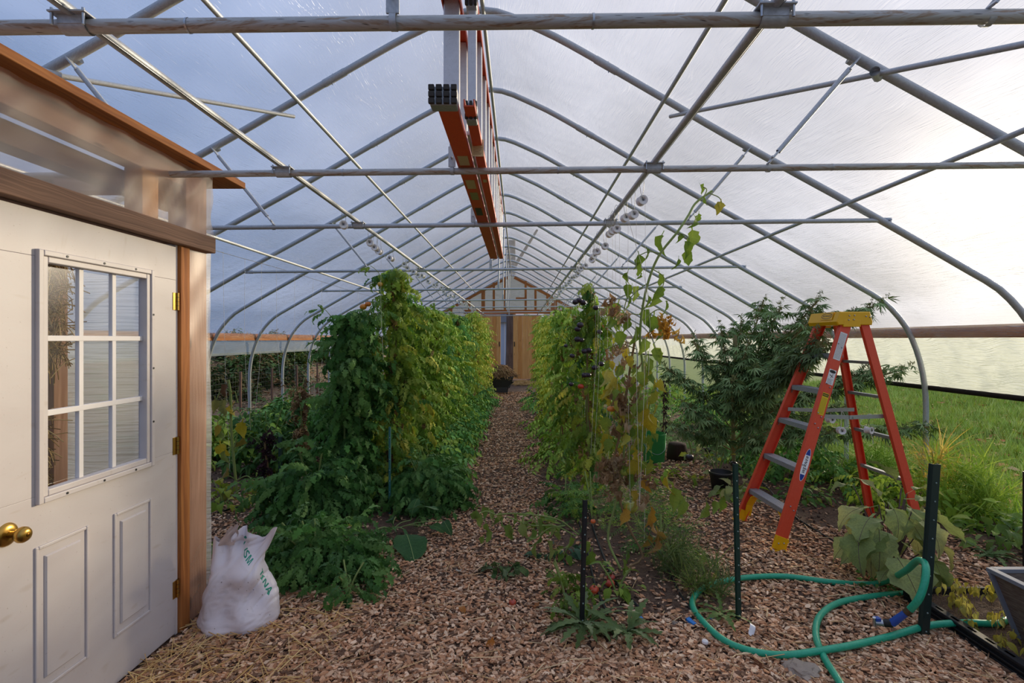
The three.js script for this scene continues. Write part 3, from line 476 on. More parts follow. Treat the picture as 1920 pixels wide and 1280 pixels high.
{
  R = mulberry(21);
  const geos = [];
  for (let v = 0; v < 5; v++) { const n = 4 + (v % 3), pts = []; for (let i = 0; i < n; i++) { const a = i / n * 6.283 + rr(-0.3, 0.3); pts.push([Math.cos(a) * 0.5 * rr(0.8, 1.1), Math.sin(a) * 0.5 * rr(0.7, 1.1)]); } const g = extr(pts, 0.16, 0); g.translate(0, 0, -0.08); g.rotateX(-Math.PI / 2); geos.push(g); }
  const cols = ['#cfa37e', '#bd8d68', '#dcb592', '#a97a58', '#8e684a', '#c8a686', '#e2c4a4', '#a5866c', '#b98862', '#6a4e3a'];
  const lists = geos.map(() => []);
  let made = 0;
  for (let t = 0; t < 520000 && made < 100000; t++) {
    const Z = 1.9 + Math.pow(R(), 2.0) * 13, x = rr(-1, 1) * Math.min(Z * 1.03 + 0.2, 4.2), z = -Z;
    if (!seen(x, z, 0.3) || (x < -1.78 && Z < 2.97)) continue;
    const d = mulchAt(x, z); if (R() > d * (Z > 8 ? 0.8 : 1)) continue;
    const far = 1 + Math.max(0, Z - 4) * 0.06, l = rr(0.017, 0.05) * far, w = l * rr(0.28, 0.7), th = rr(0.003, 0.006);
    const m = placeM(V(x, groundY(x, z) + rr(0.001, 0.016), z), [rr(-0.35, 0.35), rr(0, 6.28), rr(-0.35, 0.35)], V(l, th * 6, w));
    lists[made % 5].push([m, shade(pick(cols), 0.2)]); made++;
  }
  const g = thing('wood_chip_mulch', 'layer of tan wood chips covering path and aisles', 'mulch'); g.userData.kind = 'stuff';
  const chipMat = S({ color: new THREE.Color().setRGB(1.1, 1.07, 1.04), roughness: 0.9 });
  geos.forEach((q, i) => instanced('chips', q, chipMat, lists[i], g));
  const st = []; for (let i = 0; i < 2600; i++) { const Z = 2 + Math.pow(R(), 1.7) * 6, x = rr(-1, 1) * Math.min(Z * 1.03, 3.6); if (x < -1.75 && Z < 2.95) continue; if (R() > mulchAt(x, -Z) + 0.1) continue; const near = x < -0.9 && Z < 2.9 ? 1.4 : 1; st.push([placeM(V(x, groundY(x, -Z) + rr(0.008, 0.026), -Z), [rr(-0.2, 0.2), rr(0, 6.28), 0], V(rr(0.7, 1.5), rr(0.7, 1.4), rr(0.04, 0.16) * near)), shade(pick(['#d8bf94', '#c9a878', '#b08c62', '#8f6f50']), 0.15)]); }
  for (let i = 0; i < 320; i++) { const Z = rr(2.15, 2.95), x = -1.74 + Math.pow(R(), 1.6) * 0.8; st.push([placeM(V(x, groundY(x, -Z) + rr(0.012, 0.035), -Z), [rr(-0.25, 0.25), rr(0, 6.28), 0], V(rr(0.6, 1.2), rr(0.7, 1.3), rr(0.07, 0.2))), shade(pick(['#e0c486', '#d4b070', '#c29a60']), 0.15)]); }
  instanced('straw_bits', new THREE.BoxGeometry(0.0035, 0.002, 1), chipMat, st, g);
  // dark crumbs of soil in the beds
  const cl = new THREE.IcosahedronGeometry(1, 0), cr = [];
  for (let i = 0; i < 10000; i++) { const Z = 2.4 + Math.pow(R(), 1.5) * 9, x = rr(-1, 1) * Math.min(Z, 4.1); if (!seen(x, -Z) || R() < mulchAt(x, -Z) * 1.2 || (x < -1.78 && Z < 2.97)) continue; const s = rr(0.004, 0.018); cr.push([placeM(V(x, groundY(x, -Z) + s * 0.3, -Z), [rr(0, 3), rr(0, 3), 0], V(s, s * 0.7, s * rr(0.8, 1.4))), shade(pick(['#4f3d30', '#5f4a3a', '#6e5746', '#3f3128', '#7b6450']), 0.15)]); }
  const sc = thing('soil_crumbs', 'loose dark crumbs of soil over the planting beds', 'soil'); sc.userData.kind = 'stuff'; instanced('crumbs', cl, chipMat, cr, sc);
}
// yard outside
M.lawn = S({ map: T.lawn, roughness: 1 });
T.litter = makeTex(512, (u, v, tn) => { const a = 0.5 + 0.5 * tn(u, v, 6, 6, 1), b = 0.5 + 0.5 * tn(u, v, 50, 50, 4), g = smooth(tn(u, v, 4, 4, 9), 0.0, 0.5); return mix3(mix3(rgb(104, 82, 58), rgb(150, 122, 92), b), rgb(78, 96, 44), g * 0.8 * a); }, true, [0.25, 0.25]);
M.litter = S({ map: T.litter, roughness: 1 });
const yardY = (x, z) => { const r = x > 4.2 ? 0.035 * Math.max(0, x - 5) : 0; const l = x < -6 ? 0.95 * smooth(-x, 6.2, 11) + 0.02 * Math.max(0, -x - 11) : 0; return -0.02 + r + l + 0.03 * n2(x * 0.5, z * 0.5) * (Math.abs(x) > 4.8 ? 1 : 0); };
struct('lawn', terrain(4.18, 70, -80, 30, 90, 110, yardY), M.lawn, 'sunlit lawn with fallen leaves outside the right side');
struct('bank', terrain(-60, -4.62, -80, 30, 100, 110, yardY), M.litter, 'leaf strewn bank rising outside the left side');
struct('yard', terrain(-4.62, 4.18, -80, -20.9, 8, 50, yardY), M.litter, 'yard beyond the far sliding doors');
{
  R = mulberry(33);
  const bl = []; for (let i = 0; i < 6; i++) { const a = rr(0, 6.28), h = rr(0.06, 0.12), lean = rr(0.02, 0.07), w = 0.0032; const g = new THREE.BufferGeometry(); const dx = Math.cos(a), dz = Math.sin(a), ox = rr(-0.03, 0.03), oz = rr(-0.03, 0.03); g.setAttribute('position', new THREE.Float32BufferAttribute([ox - dz * w, 0, oz + dx * w, ox + dz * w, 0, oz - dx * w, ox + dx * lean * 0.4 + dz * w * 0.8, h * 0.6, oz + dz * lean * 0.4 - dx * w * 0.8, ox + dx * lean * 0.4 - dz * w * 0.8, h * 0.6, oz + dz * lean * 0.4 + dx * w * 0.8, ox + dx * lean, h, oz + dz * lean], 3)); g.setIndex([0, 1, 2, 0, 2, 3, 3, 2, 4]); g.computeVertexNormals(); bl.push(g); }
  const tuft = merge(bl), L = [], F = [];
  for (let i = 0; i < 27000; i++) { const x = 4.2 + Math.pow(R(), 1.6) * 11, Z = rr(3.2, 16); if (Math.abs(x) > Z * 1.06 + 0.4) continue; const s = rr(1.0, 1.7) * (1 + (x - 4.2) * 0.06); L.push([placeM(V(x, yardY(x, -Z), -Z), [rr(-0.2, 0.2), rr(0, 6.28), 0], s), shade(pick(['#a9c456', '#bccf66', '#97b34a', '#cbd67a', '#b0bf5c']), 0.18)]); }
  const gs = thing('lawn_grass', 'short bright grass outside the right side', 'grass'); gs.userData.kind = 'stuff'; instanced('tufts', tuft, S({ color: 0xffffff, roughness: 0.9 }), L, gs);
  const lf = new THREE.BufferGeometry(); lf.setAttribute('position', new THREE.Float32BufferAttribute([0, 0, -0.5, 0.32, 0.12, -0.1, 0.2, 0.1, 0.3, 0, 0.02, 0.5, -0.22, 0.14, 0.28, -0.3, 0.1, -0.1], 3)); lf.setIndex([0, 1, 5, 1, 2, 5, 2, 4, 5, 2, 3, 4]); lf.computeVertexNormals();
  for (let i = 0; i < 4200; i++) { const x = 4.25 + Math.pow(R(), 1.4) * 9, Z = rr(3.4, 16); if (Math.abs(x) > Z * 1.06 + 0.4) continue; F.push([placeM(V(x, yardY(x, -Z) + rr(0.03, 0.08), -Z), [rr(-0.5, 0.5), rr(0, 6.28), rr(-0.4, 0.4)], rr(0.07, 0.17)), shade(pick(['#d9964e', '#e8b066', '#c07440', '#f0c47c', '#b86442', '#dab080']), 0.15)]); }
  const fl = thing('fallen_leaves', 'orange and brown autumn leaves scattered on the lawn', 'leaves'); fl.userData.kind = 'stuff'; instanced('leaves', lf, S({ color: 0xffffff, roughness: 0.9 }), F, fl);
  const B = []; for (let i = 0; i < 9000; i++) { const x = -4.7 - Math.pow(R(), 1.2) * 9, Z = rr(5, 24); if (Math.abs(x) > Z * 0.75) continue; const leafy = R() < 0.55; B.push([placeM(V(x, yardY(x, -Z) + 0.03, -Z), [rr(-0.5, 0.5), rr(0, 6.28), rr(-0.4, 0.4)], rr(0.06, 0.15)), shade(leafy ? pick(['#8f6b48', '#a67c54', '#6f5238', '#b08a60']) : pick(['#5d7034', '#71853f', '#4c5e2c']), 0.2)]); }
  const bk = thing('bank_litter', 'dead leaves and low green growth on the left bank', 'leaves'); bk.userData.kind = 'stuff'; instanced('leaves', lf, S({ color: 0xffffff, roughness: 0.9 }), B, bk);
}
// ------------------------------------------------------------------ plants: leaf shapes and builders
// A blade grows along +z from the origin, its face towards +y. f(t) is the half width along its length.
function blade({ L = 0.1, W = 0.05, n = 5, f = (t) => Math.sin(Math.PI * Math.pow(t, 0.75)), fold = 0.25, droop = 0.7, teeth = 0, wave = 0, petiole = 0, twist = 0, ph = 0, cols = 2, quilt = 0 }) {
  const pos = [], uv = [], idx = []; let y = 0, z = 0;
  if (petiole > 0) { const w = W * 0.05; pos.push(-w, 0, 0, w, 0, 0, w, 0, petiole, -w, 0, petiole); uv.push(0.5, 0, 0.5, 0, 0.5, 0.02, 0.5, 0.02); idx.push(0, 2, 1, 0, 3, 2); z = petiole; }
  const b0 = pos.length / 3;
  for (let i = 0; i <= n; i++) {
    const t = i / n, a = droop * t; if (i) { y -= Math.sin(a) * L / n; z += Math.cos(a) * L / n; }
    const j = i > 0 && i < n ? (i % 2 ? 1 + teeth : 1 - teeth) : 1, w = Math.max(W / 2 * f(t) * j, i === n ? 0 : W * 0.03), wy = wave * W * Math.sin(t * 11 + ph), tw = twist * t;
    const up = fold * w, c = Math.cos(tw), s = Math.sin(tw);
    for (let k = 0; k <= cols; k++) { const m = k / cols * 2 - 1, am = Math.abs(m); pos.push(m * w * c, y + up * Math.pow(am, 1.3) - m * wy * am + m * w * s + quilt * Math.sin((t - am * 0.22) * 34) * am * (1 - am * 0.4), z - (am > 0.8 ? 0 : 0)); uv.push(k / cols, t); }
    if (i) for (let k = 0; k < cols; k++) { const q = b0 + (i - 1) * (cols + 1) + k, r = q + cols + 1; idx.push(q, q + 1, r + 1, q, r + 1, r); }
  }
  const g = new THREE.BufferGeometry(); g.setAttribute('position', new THREE.Float32BufferAttribute(pos, 3)); g.setAttribute('uv', new THREE.Float32BufferAttribute(uv, 2)); g.setIndex(idx); g.computeVertexNormals(); return g;
}
const put = (g, p, ry = 0, rx = 0, rz = 0, s = 1) => { const h = g.clone(); h.scale(s, s, s); h.applyMatrix4(new THREE.Matrix4().makeRotationFromEuler(new THREE.Euler(rx, ry, rz, 'YXZ')).setPosition(p)); return h; };
function compound({ L = 0.24, pairs = 3, lf, droop = 0.6, spread = 1.0, curl = 0.4 }) {
  const parts = [], pts = []; let y = 0, z = 0; const N = 8;
  for (let i = 0; i <= N; i++) { pts.push(V(0, y, z)); const a = droop * (i / N); y -= Math.sin(a) * L / N; z += Math.cos(a) * L / N; }
  parts.push(tube(pts, L * 0.007, 4, 3));
  const P_ = (t) => { const k = t * N, i = Math.min(Math.floor(k), N - 1); return pts[i].clone().lerp(pts[i + 1], k - i); };
  for (let k = 0; k < pairs; k++) { const t = 0.28 + 0.6 * k / Math.max(1, pairs - 1) * 0.9, s = 0.75 + 0.3 * Math.sin(Math.PI * (k + 0.7) / (pairs + 0.2)); for (const sd of [-1, 1]) parts.push(put(pick(lf), P_(t + (sd > 0 ? 0.03 : 0)), sd * spread * rr(0.85, 1.15), droop * t + rr(-0.1, curl), sd * rr(-0.2, 0.3), s * rr(0.85, 1.15))); }
  parts.push(put(pick(lf), P_(1), rr(-0.2, 0.2), droop + rr(0, curl), 0, 1.2));
  return merge(parts);
}
R = mulberry(51);
const lobed = (t) => Math.sin(Math.PI * Math.pow(t, 0.7)) * (t < 0.12 ? 0.6 : 1), ovate = (t) => Math.sin(Math.PI * Math.pow(t, 0.62)), lance = (t) => Math.sin(Math.PI * Math.pow(t, 0.8)), spear = (t) => Math.pow(1 - t, 0.55) * Math.min(1, t * 4 + 0.35);
const G = {};
const tl = [0, 1, 2].map((i) => blade({ L: 0.078, W: 0.042, n: 7, f: lobed, fold: 0.35, droop: 0.6 + 0.4 * i, teeth: 0.36, wave: 0.08, petiole: 0.012, ph: i }));
const tlc = [0, 1, 2].map((i) => blade({ L: 0.075, W: 0.036, n: 4, f: lobed, fold: 0.9, droop: 1.6 + 0.5 * i, teeth: 0.25, wave: 0.2, petiole: 0.01, twist: 0.8 * i, ph: i }));
const tlf = [blade({ L: 0.07, W: 0.036, n: 4, f: lobed, fold: 0.3, droop: 0.6, teeth: 0.2 })];
G.tom = [0, 1, 2, 3].map((i) => compound({ L: 0.24, pairs: 4, lf: tl, droop: 0.5 + 0.3 * i }));
G.tomFar = [0, 1].map((i) => compound({ L: 0.24, pairs: 3, lf: tlf, droop: 0.6 + 0.3 * i }));
G.dry = [0, 1, 2].map((i) => compound({ L: 0.16, pairs: 3, lf: tlc, droop: 1.4, spread: 0.7, curl: 1.2 }));
G.ovate = [0, 1, 2].map((i) => blade({ L: 0.11, W: 0.056, n: 6, f: ovate, fold: 0.25, droop: 0.8 + 0.3 * i, wave: 0.04, petiole: 0.025, ph: i * 2 }));
G.pepper = [0, 1].map((i) => { const p = []; for (let k = 0; k < 7; k++) p.push(put(blade({ L: rr(0.08, 0.13), W: rr(0.04, 0.06), n: 4, f: ovate, fold: 0.3, droop: 0.9, petiole: 0.03 }), V(0, rr(-0.02, 0.05), rr(0, 0.05)), rr(-2.4, 2.4), rr(-0.4, 0.5), 0)); return merge(p); });
const finger = (l) => blade({ L: l, W: l * 0.16, n: 3, f: lance, fold: 0.3, droop: 0.4, teeth: 0.12 });
G.palm = [0, 1, 2].map((i) => { const p = []; const cnt = i ? 7 : 5; for (let k = 0; k < cnt; k++) { const a = (k - (cnt - 1) / 2) * 0.5, l = 0.115 * (1 - 0.07 * Math.pow(Math.abs(k - (cnt - 1) / 2), 1.5)); p.push(put(finger(l), V(0, 0, 0.05), a, rr(0, 0.35) + 0.15 * i, 0)); } p.push(bar(V(0, 0, 0), V(0, 0, 0.052), 0.0012, 0.0012, 3)); return merge(p); });
G.bud = [0, 1].map(() => { const p = []; for (let k = 0; k < 26; k++) { const t = k / 26; p.push(put(blade({ L: rr(0.025, 0.05), W: 0.009, n: 2, f: lance, fold: 0.4, droop: 0.3 }), V(rr(-0.008, 0.008), rr(-0.008, 0.008), t * 0.09), rr(0, 6.28), rr(-1.3, -0.3), 0)); } return merge(p); });
G.fern = [0, 1].map(() => { const p = [tube([V(0, 0, 0), V(0, 0.02, 0.12), V(0, 0, 0.24)], 0.0015, 4, 3)]; for (let k = 0; k < 16; k++) { const t = k / 16; p.push(put(blade({ L: 0.055 * (1 - t * 0.6), W: 0.006, n: 2, f: lance, droop: 0.5 }), V(0, 0.02 * Math.sin(Math.PI * t), 0.03 + 0.2 * t), (k % 2 ? 1 : -1) * rr(0.5, 1.1), rr(-0.5, 0.2), 0)); } return merge(p); });
G.grassy = [0, 1].map(() => { const p = []; for (let k = 0; k < 9; k++) p.push(put(blade({ L: rr(0.18, 0.36), W: 0.008, n: 4, f: spear, droop: rr(0.6, 1.6), fold: 0.2 }), V(rr(-0.02, 0.02), 0, rr(-0.02, 0.02)), rr(0, 6.28), -rr(0.8, 1.4), 0)); return merge(p); });
G.docken = [0, 1, 2].map((i) => blade({ L: 0.24, W: 0.034, n: 12, f: (t) => Math.pow(Math.sin(Math.PI * Math.pow(t, 1.15)), 0.8) * 0.9 + 0.1 * (1 - t), fold: 0.3, droop: 0.7 + 0.2 * i, teeth: 0.4, wave: 0.06, ph: i }));
G.bigEgg = [0, 1, 2, 3].map((i) => blade({ L: 0.24, W: 0.165, n: 14, f: (t) => Math.sin(Math.PI * Math.pow(t, 0.62)) * (1 + 0.1 * Math.sin(t * 16)), fold: 0.22, droop: 0.55 + 0.3 * i, teeth: 0.07, wave: 0.09, petiole: 0.07, ph: i * 1.7, cols: 6, quilt: 0.0035 }));
G.comfrey = [0, 1, 2].map((i) => blade({ L: 0.26, W: 0.15, n: 10, f: (t) => Math.pow(Math.sin(Math.PI * Math.pow(t, 0.85)), 0.6), fold: 0.16, droop: 0.4 + 0.35 * i, teeth: 0.025, wave: 0.06, petiole: 0.08, ph: i * 1.3, cols: 6, quilt: 0.003 }));
G.hang = [0, 1, 2, 3].map((i) => blade({ L: 0.14, W: 0.082, n: 8, f: (t) => Math.sin(Math.PI * Math.pow(t, 0.6)) * (1 + 0.12 * Math.sin(t * 13 + i)), fold: 0.45, droop: 0.6 + 0.3 * i, teeth: 0.08, wave: 0.1, petiole: 0.03, twist: (i - 1.5) * 0.5, ph: i * 2.1, cols: 4, quilt: 0.002 }));
G.shrub = [0, 1].map(() => { const p = []; for (let k = 0; k < 9; k++) p.push(put(blade({ L: rr(0.07, 0.12), W: 0.05, n: 2, f: ovate, fold: 0.3, droop: 0.5 }), V(rr(-0.06, 0.06), rr(-0.06, 0.06), rr(-0.06, 0.06)), rr(0, 6.28), rr(-0.6, 0.6), 0)); return merge(p); });

const PAL = { dark: ['#5b9040', '#68a04a', '#76a652', '#50833e', '#84b05c'], mid: ['#93b53c', '#a2c148', '#86a838', '#b2c856', '#7aa03a'], yg: ['#c8cc48', '#d6d258', '#b6c244', '#a6bc40'], yellow: ['#e2c83c', '#dcbc3e', '#cdb040', '#e8d660'], brown: ['#a8845a', '#ba9468', '#8c6a48', '#c8a678'], egg: ['#a0b06c', '#aebc7a', '#92a460', '#c0c27c'], hemp: ['#6f8c52', '#7f9c60', '#607c48', '#8ca56c'], bud: ['#77834e', '#868c5c', '#8f8a5a'], peppers: ['#5d8c44', '#6b9c4c', '#52803c', '#7ca856'] };
const veinAt = (u, v) => { const a = Math.abs(u - 0.5) * 2, mid = Math.exp(-Math.pow(a / 0.045, 2)), ph = ((v - a * 0.2) * 8) % 1, side = Math.exp(-Math.pow(((ph + 1) % 1 - 0.5) / 0.09, 2)) * (1 - a * 0.5); return clamp(mid + side * 0.8, 0, 1); };
T.vein = makeTex(256, (u, v, tn) => { const k = veinAt(u, v), s = 0.9 + 0.09 * tn(u, v, 12, 12, 2), c = [s, s, s]; return mix3(c, [1, 1, 0.93], k * 0.7); });
T.veinB = makeTex(256, (u, v, tn) => { const k = 0.6 - 0.5 * veinAt(u, v) + 0.12 * tn(u, v, 26, 26, 4); return [k, k, k]; }, false);
const leafMats = new Map();
function leafMat(hex) { if (!leafMats.has(hex)) leafMats.set(hex, P({ color: lin(hex), map: T.vein, bumpMap: T.veinB, bumpScale: 0.0025, roughness: 0.8, transmission: 0.42, thickness: 0, specularIntensity: 0.35 })); return leafMats.get(hex); }
M.leafAny = P({ color: 0xffffff, roughness: 0.92, transmission: 0.42, thickness: 0, specularIntensity: 0.35 });
M.leafFar = S({ color: 0xffffff, roughness: 0.85 });
M.stem = S({ color: lin('#8a9a54'), roughness: 0.8 }); M.stemDry = S({ color: lin('#8f7450'), roughness: 0.9 }); M.stemDark = S({ color: lin('#5e4a4c'), roughness: 0.8 }); M.stemWood = S({ color: lin('#9c9068'), roughness: 0.9 });
function basisFor(d, roll = 0, p = V(0, 0, 0), s = 1) {
  const z = d.clone().normalize(), u = Math.abs(z.y) > 0.96 ? V(1, 0, 0) : V(0, 1, 0), x = V(0, 0, 0).crossVectors(u, z).normalize(), y = V(0, 0, 0).crossVectors(z, x);
  const c = Math.cos(roll), q = Math.sin(roll), x2 = x.clone().multiplyScalar(c).addScaledVector(y, q), y2 = y.clone().multiplyScalar(c).addScaledVector(x, -q);
  const sx = s.isVector3 ? s : V(s, s, s);
  return new THREE.Matrix4().makeBasis(x2.multiplyScalar(sx.x), y2.multiplyScalar(sx.y), z.multiplyScalar(sx.z)).setPosition(p);
}
// leaves: entries {p, d, s, roll, c (hex), g (geometry)}; the first `own` of them, those nearest the camera side, are parts of their own, the rest one foliage part
function addLeaves(plant, entries, own = 0, name = 'leaf') {
  const o = plant.position, ry = plant.rotation.y;
  if (own > 0) entries.sort((a, b) => (b.k ?? 0) - (a.k ?? 0));
  const rest = new Map();
  entries.forEach((e, i) => {
    const m = basisFor(e.d, e.roll ?? 0, e.p, e.s ?? 1);
    if (i < own) { const q = mesh(name, e.g, leafMat(e.c), plant); m.decompose(q.position, q.quaternion, q.scale); }
    else { if (!rest.has(e.g)) rest.set(e.g, []); rest.get(e.g).push([m, shade(e.c, 0.14)]); }
  });
  for (const [g, l] of rest) instanced('foliage', g, o.z < -5.2 ? M.leafFar : M.leafAny, l, plant);
}
const hdir = (a, y) => V(Math.cos(a), y, Math.sin(a));
// an upright plant tied to a string: stems with leaves all round, fuller at the foot
function column(name, label, cat, x, z, o) {
  const { h, rb = 0.35, rt = 0.22, n = 300, pal = PAL.mid, mix = [], own = 0, geo = G.tom, size = 1, stems = 2, lean = [0, 0], dry = 0, y0 = 0.05, group, taper = 0.6 } = o;
  const t = thing(name, label, cat, [x, groundY(x, z), z], 0, group), E = [];
  for (let s = 0; s < stems; s++) { const a = rr(0, 6.28), pts = []; for (let i = 0; i <= 6; i++) { const q = i / 6; pts.push(V(lean[0] * q + Math.cos(a + q * 3) * rb * 0.25 * (1 - q * 0.6), h * 0.97 * q, lean[1] * q + Math.sin(a + q * 3) * rb * 0.25)); } mesh('stem', tube(pts, 0.008 + 0.003 * R(), 14, 5), R() < 0.6 ? M.stem : M.stemDry, t); }
  for (let i = 0; i < n; i++) {
    const q = Math.pow(R(), 0.9), y = lerp(y0, h, q), a = rr(0, 6.283), lump = n3(x * 3 + q * 3.2 * h / 2, z * 2 + Math.cos(a) * 0.9, Math.sin(a) * 0.9), r = lerp(rb, rt, Math.pow(q, taper)) * (0.85 + 0.6 * lump) * (q > 0.86 ? 1 - (q - 0.86) * 5 : 1), k = Math.pow(R(), 0.5);
    if (n3(x * 5 + Math.cos(a) * 1.7, q * 5.5, z * 5 + Math.sin(a) * 1.7) < -0.32 && R() < 0.8) continue;
    const d = hdir(a + rr(-0.9, 0.9), rr(-0.8, 0.4)), rad = Math.max(0, r * k - 0.1 * size);
    const isDry = R() < dry;
    E.push({ p: V(lean[0] * q + Math.cos(a) * rad, y + 0.05, lean[1] * q + Math.sin(a) * rad), d: isDry ? hdir(a, -1.6) : d, s: size * rr(0.65, 1.1), roll: rr(-0.5, 0.5), c: isDry ? pick(PAL.brown) : mix.length && R() < 0.25 + 0.5 * lump ? pick(pick(mix)) : pick(pal), g: isDry ? pick(G.dry) : pick(geo), k: k + 0.6 * (Math.sin(a) - Math.sign(x) * Math.cos(a) * 0.5) });
  }
  for (let s = 0; s < (o.shoots ?? 5); s++) { const a = rr(0, 6.28), q0 = rr(0.75, 1), l = rr(0.12, 0.3), b = V(lean[0] * q0 + Math.cos(a) * rt * 0.6, h * q0, lean[1] * q0 + Math.sin(a) * rt * 0.6), e = b.clone().add(V(Math.cos(a) * l * 0.6, l * 0.6, Math.sin(a) * l * 0.6)); mesh('shoot', tube([b, b.clone().lerp(e, 0.5).add(V(0, 0.03, 0)), e], 0.003, 5, 4), M.stem, t); for (let k = 0; k < 5; k++) E.push({ p: b.clone().lerp(e, k / 4), d: hdir(a + rr(-2, 2), rr(-0.3, 0.6)), s: size * rr(0.4, 0.75), roll: rr(-0.5, 0.5), c: pick(pal), g: pick(geo), k: 2 }); }
  addLeaves(t, E, own); return t;
}
// a round bush
function bush(name, label, cat, x, z, o) {
  const { h, rx = 0.4, rz = rx, n = 200, pal = PAL.dark, mix = [], own = 0, geo = G.tom, size = 1, group, stems = 4, y = null, shell = 0.4, up = 0.25 } = o;
  const t = thing(name, label, cat, [x, y ?? groundY(x, z), z], 0, group), E = [];
  for (let s = 0; s < stems; s++) { const a = rr(0, 6.28), q = rr(0.3, 0.7); mesh('stem', tube([V(0, 0, 0), V(Math.cos(a) * rx * q * 0.4, h * 0.45, Math.sin(a) * rz * q * 0.4), V(Math.cos(a) * rx * q, h * 0.85, Math.sin(a) * rz * q)], 0.006, 8, 5), M.stem, t); }
  for (let i = 0; i < n; i++) { const a = rr(0, 6.283), el = Math.asin(Math.pow(R(), 0.8)), k = Math.pow(R(), shell), c = Math.cos(el), bump = 0.85 + 0.25 * n3(Math.cos(a) * 1.5 + x, el * 2, Math.sin(a) * 1.5 + z); const p = V(Math.cos(a) * c * rx * k * bump, Math.max(0.02, Math.sin(el) * h * k * bump), Math.sin(a) * c * rz * k * bump); E.push({ p, d: V(Math.cos(a) * c + rr(-0.5, 0.5), rr(-0.5, 0.2) + up * Math.sin(el), Math.sin(a) * c + rr(-0.5, 0.5)), s: size * rr(0.6, 1.15), roll: rr(-0.6, 0.6), c: mix.length && R() < 0.3 ? pick(pick(mix)) : pick(pal), g: pick(geo), k: k + Math.sin(el) * 0.5 + Math.sin(a) * 0.5 }); }
  addLeaves(t, E, own); return t;
}
const fruitG = (ribs, flat, depth = 0.08) => { const g = new THREE.SphereGeometry(1, 20, 14), p = g.attributes.position; for (let i = 0; i < p.count; i++) { const x = p.getX(i), y = p.getY(i), z = p.getZ(i), a = Math.atan2(z, x), r = 1 - depth * Math.pow(Math.abs(Math.sin(a * ribs / 2)), 2) * Math.sqrt(x * x + z * z) * -1 - depth, dip = Math.exp(-(x * x + z * z) * 9) * 0.22 * Math.sign(y); p.setXYZ(i, x * r, (y - dip) * flat, z * r); } g.computeVertexNormals(); return g; };
const FR = { smooth: fruitG(4, 0.85, 0.02), ribbed: fruitG(7, 0.72, 0.1) };
const calyx = (() => { const p = []; for (let k = 0; k < 5; k++) p.push(put(blade({ L: 0.9, W: 0.26, n: 3, f: spear, droop: 0.9, fold: 0.3 }), V(0, 0.72, 0), k * 1.257, -0.2, 0)); p.push(bar(V(0, 0.65, 0), V(0.1, 1.3, 0), 0.08, 0.07, 5)); return merge(p); })();
const fruitMats = new Map();
function fruit(parent, p, r, hex, kind = 'smooth', name = 'tomato') {
  if (!fruitMats.has(hex)) fruitMats.set(hex, P({ color: lin(hex), roughness: 0.32, clearcoat: 0.3, clearcoatRoughness: 0.3 }));
  const m = mesh(name, FR[kind], fruitMats.get(hex), parent); m.position.copy(p); m.scale.setScalar(r); m.rotation.set(rr(-0.3, 0.3), rr(0, 6), rr(-0.3, 0.3));
  const c = mesh('calyx', calyx, leafMat('#5f7a3a'), m); return m;
}
// ------------------------------------------------------------------ left tomato row
R = mulberry(71);
const LR = 'tall tomato plants of the left row', RR = 'tall tomato plants of the right row';
column('tomato_plant', 'dark leafy tomato plant at the front of the left row', 'tomato plant', -1.55, -4.75, { h: 1.72, rb: 0.36, rt: 0.27, n: 800, pal: PAL.dark, own: 260, stems: 3 });
{
  const t = column('tomato_plant', 'tallest tomato plant of the left row, yellowing, with orange tomatoes near its top', 'tomato plant', -1.22, -5.05, { h: 2.17, rb: 0.34, rt: 0.22, n: 480, pal: PAL.mid, mix: [PAL.yg, PAL.dark], own: 220, dry: 0.16, stems: 4 });
  for (const [px, py, r, c] of [[681, 575, 0.034, '#e8902c'], [690, 570, 0.03, '#e07f28'], [685, 621, 0.03, '#d9702a'], [676, 604, 0.026, '#8fae4a'], [693, 610, 0.03, '#a3b854'], [713, 533, 0.028, '#d8a838'], [696, 694, 0.032, '#d23c1c'], [683, 690, 0.02, '#8aa448'], [752, 1035, 0.02, '#b9b03c']]) if (py < 900) fruit(t, at(px, py, 4.86).sub(t.position), r, c);
}
const LQ = [[-1.28, -5.85, 1.98, ['mid', 'yg'], 'bright yellow-green tomato plant just behind the tallest one', 360], [-1.2, -6.7, 1.86, ['mid', 'yg'], 'light green tomato plant third behind the tallest in the left row', 330], [-1.25, -7.6, 1.9, ['mid', 'dark'], 'light green tomato plant fourth behind the tallest in the left row', 300], [-1.2, -8.5, 1.86, ['mid', 'yg'], 'tomato plant fifth behind the tallest with withered brown top', 300], [-1.12, -9.4, 1.95, ['dark', 'mid'], 'darker green full-topped tomato plant in the middle of the left row', 320], [-1.2, -10.4, 1.9, ['mid', 'yg'], 'tomato plant just beyond the dark one in the left row', 280], [-1.0, -11.4, 2.1, ['yg', 'mid'], 'golden lit tomato plant rising high toward the end of left row', 300], [-1.0, -12.5, 2.0, ['yg', 'yellow'], 'yellow sunlit tomato plant near the end of the left row', 300], [-1.05, -13.6, 1.9, ['yg', 'mid'], 'sunlit tomato plant second from the far end of left row', 260], [-1.1, -14.8, 1.9, ['mid', 'yg'], 'last tomato plant at the far end of left row', 240]];
for (const [x, z, h, p, label, n] of LQ) column('tomato_plant', label, 'tomato plant', x, z, { h, rb: 0.46, rt: 0.27, n: Math.round(n * 1.7), pal: PAL[p[0]], mix: [PAL[p[1]], PAL.mid], own: z > -6.8 ? 110 : 0, dry: z === -8.5 ? 0.2 : 0.06, geo: z > -9 ? G.tom : G.tomFar, size: 1, group: LR });
